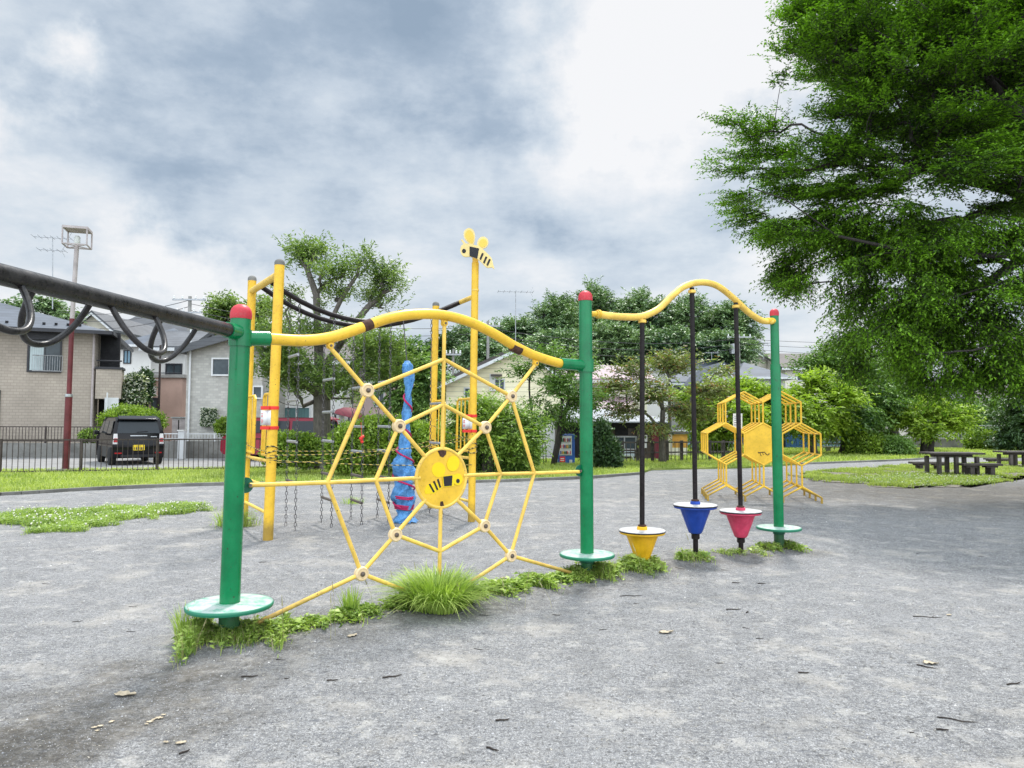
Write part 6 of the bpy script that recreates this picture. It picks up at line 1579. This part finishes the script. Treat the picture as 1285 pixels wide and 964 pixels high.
def tuft(name, label, c, n, h, rad, mat='grass_near', w=.007, lean=(.3, 1.5)):
    an = rng.uniform(0, 2 * PI, n); r = rng.uniform(0, 1, n) ** .6 * rad
    P = np.stack([c.x + np.cos(an) * r, c.y + np.sin(an) * r, np.zeros(n)], 1); P[:, 2] = gz(P[:, 0], P[:, 1])
    # arching blades built of five sections
    H = h * rng.uniform(.55, 1.1, n); ln = rng.uniform(*lean, n) * (.4 + .6 * r / rad); an2 = an + rng.normal(0, .5, n)
    d = np.stack([np.cos(an2), np.sin(an2), np.zeros(n)], 1); s = np.stack([-np.sin(an2), np.cos(an2), np.zeros(n)], 1); K = 6
    rows = []
    for k in range(K):
        t = k / (K - 1); x = ln * t ** 1.6 * H * .75; z = H * (t * (1 - .0 * t)) * 1.0 - ln * H * .42 * t ** 2.6
        c_ = P + d * x[:, None] + np.array([0, 0, 1.]) * np.maximum(z, .01)[:, None]; ww = w * (1 - t ** 2) * .5 + .0004
        rows += [c_ - s * ww, c_ + s * ww]
    V = np.stack(rows, 1).reshape(-1, 3); b = np.arange(n)[:, None] * (2 * K)
    Fq = np.concatenate([np.concatenate([b + 2 * k, b + 2 * k + 1, b + 2 * k + 3, b + 2 * k + 2], 1) for k in range(K - 1)], 0)
    o = npmesh(name, V, Fq, mat, origin=(c.x, c.y, float(gz(c.x, c.y)))); return tag(o, label, 'grass tussock')
tc_ = P1.lerp(P2, .485) + Vector((.0, -.13, 0))
tuft('grass_tussock', 'large arching grass tussock under the middle of the web net', tc_ + Vector((.05, -.02, 0)), 1500, .36, .22, w=.009, lean=(.6, 1.9))
tuft('grass_tussock', 'small upright grass tuft at the left of the first green post', P1 + Vector((-.26, -.06, 0)), 90, .26, .05, lean=(.1, .8))
tuft('grass_tussock', 'thin upright grass tuft between the first post and the big tussock', P1.lerp(P2, .27), 110, .22, .06, lean=(.1, .7))
tuft('grass_tussock', 'low grass tuft in the middle of the clover patch', G(90, 662), 260, .14, .18)
tuft('grass_tussock', 'scruffy grass tuft behind the chain ladders', G(442, 632), 120, .16, .2)
tuft('grass_tussock', 'ragged grass tuft left of the back left yellow post', BL + Vector((-.1, -.35, 0)), 150, .30, .12)
# flowering grass stalks
m = MB()
for px, py in ((500, 735), (520, 728), (470, 748), (410, 780), (425, 775), (350, 790), (245, 800), (236, 790), (590, 748), (640, 742), (660, 738), (800, 706), (865, 690), (690, 738)):
    g = G(px + random.uniform(-8, 8), py + 25); z = float(gz(g.x, g.y)); h = random.uniform(.18, .34); lean = Vector((random.uniform(-.1, .1), random.uniform(-.06, .06), 0))
    pts = [g + Vector((0, 0, z)) + lean * (t * t) + Vector((0, 0, h * t)) for t in (0, .3, .6, .85, 1)]
    m.tube(pts, [.0016, .0014, .0012, .001, .0008], 4); m.tube([pts[3], pts[4] + Vector((0, 0, .02))], [.0045, .001], 5)
so = m.build('grass_stalks', 'drygrass'); tag(so, 'thin seeding grass stalks standing in the weeds under the web net', 'grass stalks', kind='stuff')

# litter: twigs and leaves
def twig(label, px, py, Lpx, ang, r=.004, fork=False, group=None):
    c = G(px, py); z = float(gz(c.x, c.y)); L = Lpx / F * c.y; a = ang
    d = Vector((math.cos(a), math.sin(a), 0)); s = Vector((-d.y, d.x, 0)); m = MB()
    pts = [Vector((c.x, c.y, 0)) + d * (L * t) + s * (L * w_) for t, w_ in ((-.5, 0), (-.2, .05), (.1, -.04), (.35, .03), (.5, .08))]
    pts = [Vector((p.x, p.y, float(gz(p.x, p.y)) + r * 1.2)) for p in pts]
    m.tube(pts, [r, r * .95, r * .85, r * .7, r * .3], 6)
    if fork: m.tube([pts[2], pts[2] + d * L * .2 + s * L * .25 + Vector((0, 0, .005))], [r * .7, r * .3], 5)
    tag(m.build('fallen_twig', 'twig', origin=(c.x, c.y, z)), label, 'twig', group)
for lb_, px, py, L, a, f in [('long dark twig lying left of the big grass tussock in front of the web net', 493, 853, 26, .5, 0), ('small dark bark piece in front of the first post', 417, 858, 14, .1, 0), ('dark twig lying below the first post foot', 313, 852, 20, .2, 0),
      ('dark twig on the gravel right of the second green post', 793, 749, 30, 0.05, 0), ('straight dark twig in the open gravel right of the middle', 921, 765, 20, .1, 0), ('short forked twig beside the straight twig in the open gravel', 938, 768, 8, .9, 1),
      ('dark twig near the bottom edge in the middle', 631, 905, 18, .2, 0), ('long forked twig far right on the gravel', 1165, 775, 36, -.1, 1), ('dark stick beside a dry leaf at the far right', 1162, 836, 22, -.9, 0), ('long thin twig near the bottom right corner', 1202, 903, 44, -.5, 0), ('short thick twig near the bottom right corner', 1183, 914, 14, -.2, 0), ('dark twig at the right edge', 1273, 858, 24, .3, 0),
      ('pale stick lying at the bottom left of the gravel', 618, 940, 18, -.6, 0), ('thin stick in the dark soil at the bottom left', 232, 946, 14, .9, 0), ('dark twig low on the right half of the gravel', 1009, 843, 14, 0, 0), ('short dark twig just below the blue spinner', 924, 732, 10, 0, 0), ('short dark twig below the pink spinner', 956, 733, 10, 0, 0)]:
    twig(lb_, px, py, L, a, .0045 if L < 30 else .0035, f)
for k in range(24):
    px, py = random.uniform(40, 1280), random.choice([random.uniform(690, 800), random.uniform(780, 955)])
    if seg_d(G(px, py).x, G(px, py).y, P1, P2) < .3: continue
    twig('tiny dark twig fragment scattered on the gravel', px, py, random.uniform(6, 13), random.uniform(-.6, .6), .0025, 0, 'tiny twig fragments scattered over the gravel')
def dleaf(label, px, py, L, ang, group=None, curl=.16, mat='deadleaf'):
    c = G(px, py); z = float(gz(c.x, c.y)) + .004; L = L / F * c.y; d = Vector((math.cos(ang), math.sin(ang), 0)); s = Vector((-d.y, d.x, 0)); o = Vector((c.x, c.y, z)); m = MB(); vs = []
    n = 7
    for i in range(n):
        t = i / (n - 1); w_ = L * .27 * math.sin(PI * min(1, t * .95 + .04)) * (1 + .9 * random.random() * (i % 2) - .25 * random.random())
        for sg in (-1, 0, 1): vs.append(o + d * L * (t - .5) + s * (w_ * sg) + Vector((0, 0, L * curl * (abs(sg) * random.uniform(.2, .8) + .5 * (t - .5) ** 2))))
    m.add(vs, [(i * 3 + j, i * 3 + j + 1, (i + 1) * 3 + j + 1, (i + 1) * 3 + j) for i in range(n - 1) for j in range(2)])
    b = m.build('dry_leaf', mat, origin=o, sharp=180); b.modifiers.new('thick', 'SOLIDIFY').thickness = .0015; tag(b, label, 'leaf', group)
for lb_, px, py, L, a in [('pale curled leaf alone on the gravel right of the web net', 836, 794, 20, .3), ('pale leaf with ragged edges in the dark soil at lower left', 157, 875, 26, .1), ('dry leaf at the far right beside a dark stick', 1168, 832, 18, -.2), ('pale dry leaf at the end of a forked twig on the far right', 1191, 772, 8, .4), ('dry brown leaf just left of the weeds under the right half of the web', 632, 727, 10, .2),
      ('curled dry leaf in the weeds by the first post', 442, 800, 14, .8), ('pale dry leaf between the lower left soil and the bottom edge', 227, 935, 13, .3), ('small dry leaf left of the bottom left stick', 208, 934, 8, -.3)]:
    dleaf(lb_, px, py, L, a)
for px, py, L, a in ((188, 908, 9, .4), (200, 903, 10, .1), (193, 905, 7, 1.0), (205, 899, 6, .3), (184, 911, 6, -.2)): dleaf('small pale dry leaf in the little pile on the lower left soil', px, py, L, a, 'pile of dry leaves on the lower left soil')
for px, py, L, a in ((118, 916, 7, .4), (126, 914, 8, .1), (140, 908, 8, 1.0), (122, 920, 6, .3)): dleaf('small reddish pale leaf scrap in the dark soil', px, py, L, a, 'reddish leaf scraps on the lower left soil')
for k in range(60):
    px, py = random.uniform(345, 470), 0; t = random.choice([random.uniform(.1, .44), random.uniform(.1, .44), random.uniform(.55, .95)]); q = P1.lerp(P2, t) + Vector((random.uniform(-.02, .06), -random.uniform(.08, .2), 0)); pr_ = q
    c = q; m = MB(); a = random.uniform(0, 6.3); d = Vector((math.cos(a), math.sin(a), 0)); s = Vector((-d.y, d.x, 0)); L = random.uniform(.02, .05); o = Vector((c.x, c.y, float(gz(c.x, c.y)) + .006))
    m.add([o - d * L * .5, o + s * L * .3 + Vector((0, 0, .006)), o + d * L * .5 + Vector((0, 0, .004)), o - s * L * .25 + Vector((0, 0, .008))], [(0, 1, 2, 3)])
    tag(m.build('dry_leaf', 'deadleaf', origin=o), 'small dry leaf fallen at the edge of the weeds under the web net', 'leaf', 'dry leaves along the edge of the weeds')
# loose grit near the camera
n = 90000
yy = 1.7 + 11.0 * rng.uniform(0, 1, n) ** 1.35; xx = rng.uniform(-.75, .75, n) * yy
zz_ = gz(xx, yy); r = rng.uniform(.0010, .0026, n) * (.7 + yy / 7) * np.where(rng.uniform(0, 1, n) < .02, 2.2, 1); ang = rng.uniform(0, 6.28, n)
oct_ = np.array([(1, 0, 0), (-.5, .87, 0), (-.5, -.87, 0), (0, 0, .8)])
ca, sa = np.cos(ang), np.sin(ang)
V = np.zeros((n, 4, 3))
for j, o_ in enumerate(oct_):
    V[:, j, 0] = xx + r * (ca * o_[0] * 1.4 - sa * o_[1]); V[:, j, 1] = yy + r * (sa * o_[0] * 1.4 + ca * o_[1]); V[:, j, 2] = zz_ + r * o_[2] + .0004
i = np.arange(n)[:, None] * 4
Fq = np.concatenate([np.concatenate([i, i + 1, i + 3], 1), np.concatenate([i + 1, i + 2, i + 3], 1), np.concatenate([i + 2, i, i + 3], 1)], 0)
t = NT('loose_grit_stone'); g_ = t.n('ShaderNodeNewGeometry')
t.bsdf(t.ramp(g_.outputs['Random Per Island'], [(0, (.07, .072, .08)), (.5, (.20, .205, .22)), (.9, (.40, .40, .41)), (1, (.58, .56, .53))]), .9); M['grit'] = t.m
t = NT('dead_fibre'); g_ = t.n('ShaderNodeNewGeometry'); t.bsdf(t.ramp(g_.outputs['Random Per Island'], [(0, (.045, .042, .04)), (.6, (.10, .095, .09)), (.85, (.2, .19, .17)), (1, (.5, .46, .38))]), .9); M['fibre'] = t.m
go_ = npmesh('loose_grit', V.reshape(-1, 3), Fq, 'grit'); tag(go_, 'loose grit and small stones strewn over the gravel', 'grit', kind='stuff')

# dark plant fibres lying on the gravel
n = 30000; yy = 1.8 + 13.0 * rng.uniform(0, 1, n) ** 1.3; xx = rng.uniform(-.78, .78, n) * yy
an = rng.normal(.0, .9, n); L = rng.uniform(.006, .022, n) * (.7 + yy / 9); wd_ = rng.uniform(.0006, .0014, n) * (.7 + yy / 5)
d = np.stack([np.cos(an), np.sin(an)], 1) * L[:, None] / 2; s = np.stack([-np.sin(an), np.cos(an)], 1) * wd_[:, None]
c0 = np.stack([xx, yy], 1); bend = s * rng.uniform(-5, 5, n)[:, None]
Q = np.stack([c0 - d - s, c0 + bend - s, c0 + d - s, c0 + d + s, c0 + bend + s, c0 - d + s], 1).reshape(-1, 2)
V = np.column_stack([Q, gz(Q[:, 0], Q[:, 1]) + .0025]); i = np.arange(n)[:, None] * 6
fo = npmesh('dead_fibres', V, np.concatenate([np.concatenate([i, i + 1, i + 4, i + 5], 1), np.concatenate([i + 1, i + 2, i + 3, i + 4], 1)], 0), 'fibre'); tag(fo, 'tiny dark plant fibres scattered all over the gravel', 'litter', kind='stuff')

# ================================================================ sky and light
wd = bpy.data.worlds.new('World'); sc.world = wd; wd.use_nodes = True
nt = wd.node_tree; nt.nodes.clear()
class WN(NT):
    def __init__(s, tree): s.t = tree; s.out = s.n('ShaderNodeOutputWorld')
w = WN(nt)
SUN_EL, SUN_AZ = math.radians(60), math.radians(12)     # behind cloud, ahead of the camera and a little to the right
sky = w.n('ShaderNodeTexSky', sky_type='NISHITA'); sky.sun_disc = False; sky.sun_elevation = SUN_EL; sky.sun_rotation = SUN_AZ
b1 = w.n('ShaderNodeBackground'); w.l(sky.outputs[0], b1.inputs[0]); b1.inputs[1].default_value = .10
gen = w.n('ShaderNodeTexCoord').outputs['Generated']
sp_ = w.n('ShaderNodeSeparateXYZ'); w.l(gen, sp_.inputs[0])
zc_ = w.math('MAXIMUM', sp_.outputs[2], 0.0)
den = w.math('ADD', zc_, .16)
pv_ = w.n('ShaderNodeCombineXYZ'); w.l(w.math('DIVIDE', sp_.outputs[0], den), pv_.inputs[0]); w.l(w.math('DIVIDE', sp_.outputs[1], den), pv_.inputs[1]); pv_.inputs[2].default_value = .37
n1 = w.noise(pv_.outputs[0], .85, 7, .52); n2 = w.noise(pv_.outputs[0], 2.4, 9, .60)
mpw = w.n('ShaderNodeMapping'); mpw.inputs['Scale'].default_value = (1, 1, 1.9); w.l(gen, mpw.inputs[0]); n3 = w.noise(mpw.outputs[0], 5.5, 9, .62)
wob = w.n('ShaderNodeTexNoise'); wob.inputs['Scale'].default_value = 4.5; wob.inputs['Detail'].default_value = 7; wob.inputs['Roughness'].default_value = .6; w.l(gen, wob.inputs['Vector'])
sb = w.n('ShaderNodeVectorMath', operation='SUBTRACT'); w.l(wob.outputs['Color'], sb.inputs[0]); sb.inputs[1].default_value = (.5, .5, .5)
scl = w.n('ShaderNodeVectorMath', operation='SCALE'); w.l(sb.outputs[0], scl.inputs[0]); scl.inputs['Scale'].default_value = .42
ad = w.n('ShaderNodeVectorMath', operation='ADD'); w.l(gen, ad.inputs[0]); w.l(scl.outputs[0], ad.inputs[1])
tot = w.math('ADD', w.math('MULTIPLY', n1, .50), w.math('ADD', w.math('MULTIPLY', n2, .55), w.math('MULTIPLY', w.math('SUBTRACT', n3, .5), .62)))
base = w.math('ADD', tot, .015)
def cloud_blob(px, py, rpx, amt, squash=1.0):
    global base
    d = ray(px, py); v = w.n('ShaderNodeVectorMath', operation='SUBTRACT'); w.l(ad.outputs[0], v.inputs[0]); v.inputs[1].default_value = d
    s2_ = w.n('ShaderNodeVectorMath', operation='MULTIPLY'); w.l(v.outputs[0], s2_.inputs[0]); s2_.inputs[1].default_value = (1 / squash, 1, 1)
    ln = w.n('ShaderNodeVectorMath', operation='LENGTH'); w.l(s2_.outputs[0], ln.inputs[0])
    f = w.n('ShaderNodeMapRange', interpolation_type='SMOOTHSTEP'); w.l(ln.outputs['Value'], f.inputs[0]); f.inputs[1].default_value = rpx / F; f.inputs[2].default_value = 0; f.inputs[3].default_value = 0; f.inputs[4].default_value = amt
    base = w.math('ADD', base, f.outputs[0])
for a in ((830, 50, 190, .40, 1.2), (800, 110, 150, .20, 1.0), (930, 20, 110, .3, 1.2), (15, 110, 95, .45, 1.2), (225, 345, 90, .32, 1.6), (1000, 370, 160, .14, 1.6), (560, 240, 200, .12, 2.2), (150, 245, 200, .10, 2.2), (60, 320, 200, .12, 1.8), (700, 330, 220, .10, 2.0),
          (400, 120, 340, -.21, 1.7), (560, 60, 180, -.08, 1.5), (640, 190, 130, -.08, 2.0), (330, 270, 110, -.07, 2.4), (600, 260, 100, -.05, 2), (1000, 150, 130, -.04, 1.2)): cloud_blob(*a)
cr = w.ramp(base, [(.22, (.31, .405, .52)), (.36, (.41, .505, .62)), (.48, (.585, .67, .765)), (.58, (.71, .78, .85)), (.70, (.86, .89, .925)), (.82, (.98, .98, .985))])
lowz = w.ramp(zc_, [(0, .40), (.22, 0)])
cr = w.mix(lowz, cr, (.80, .84, .89))
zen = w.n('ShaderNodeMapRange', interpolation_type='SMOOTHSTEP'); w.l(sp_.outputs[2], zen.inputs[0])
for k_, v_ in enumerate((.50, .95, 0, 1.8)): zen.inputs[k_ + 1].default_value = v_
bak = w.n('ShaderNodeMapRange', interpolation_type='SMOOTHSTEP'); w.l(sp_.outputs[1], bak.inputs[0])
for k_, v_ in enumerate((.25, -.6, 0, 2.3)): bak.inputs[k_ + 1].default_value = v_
b2 = w.n('ShaderNodeBackground'); w.l(cr, b2.inputs[0]); w.l(w.math('ADD', w.math('ADD', zen.outputs[0], bak.outputs[0]), 1.0), b2.inputs[1])  # extra sky brightness overhead and behind the camera, added to light the scene
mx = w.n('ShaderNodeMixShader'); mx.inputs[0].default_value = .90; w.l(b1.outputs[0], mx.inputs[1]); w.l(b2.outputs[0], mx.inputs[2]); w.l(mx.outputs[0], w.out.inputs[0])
sd_ = bpy.data.lights.new('sun', 'SUN'); sd_.energy = 3.9; sd_.angle = math.radians(7); sd_.color = (1, .96, .9)
so_ = bpy.data.objects.new('sun', sd_); col.objects.link(so_)
dirv = Vector((math.sin(SUN_AZ) * math.cos(SUN_EL), math.cos(SUN_AZ) * math.cos(SUN_EL), math.sin(SUN_EL)))
so_.rotation_euler = dirv.to_track_quat('Z', 'Y').to_euler(); so_.location = (0, 0, 20)
sc.view_settings.view_transform = 'Standard'; sc.view_settings.look = 'None'; sc.view_settings.exposure = 0
sc.cycles.max_bounces = 6; sc.cycles.transparent_max_bounces = 4
# bare soil under the picnic tables
for k, (px, py, rx, ry) in enumerate(((1200, 593, 2.2, .85), (1290, 585, 1.6, .9))):
    c = G(px, py); pts = []
    for i in range(60):
        a = 2 * PI * i / 60; f = 1 + .35 * noise.noise(Vector((math.cos(a) * 2, math.sin(a) * 2, k * 5))) + .12 * noise.noise(Vector((math.cos(a) * 9, math.sin(a) * 9, k)))
        pts.append(Vector((c.x + rx * f * math.cos(a), c.y + ry * f * math.sin(a), .018)))
    m = MB(); m.prism(pts, Vector((0, 0, .004))); o = m.build('soil', 'soil', origin=(c.x, c.y, 0)); tag(o, 'worn bare soil under a picnic table', kind='structure')
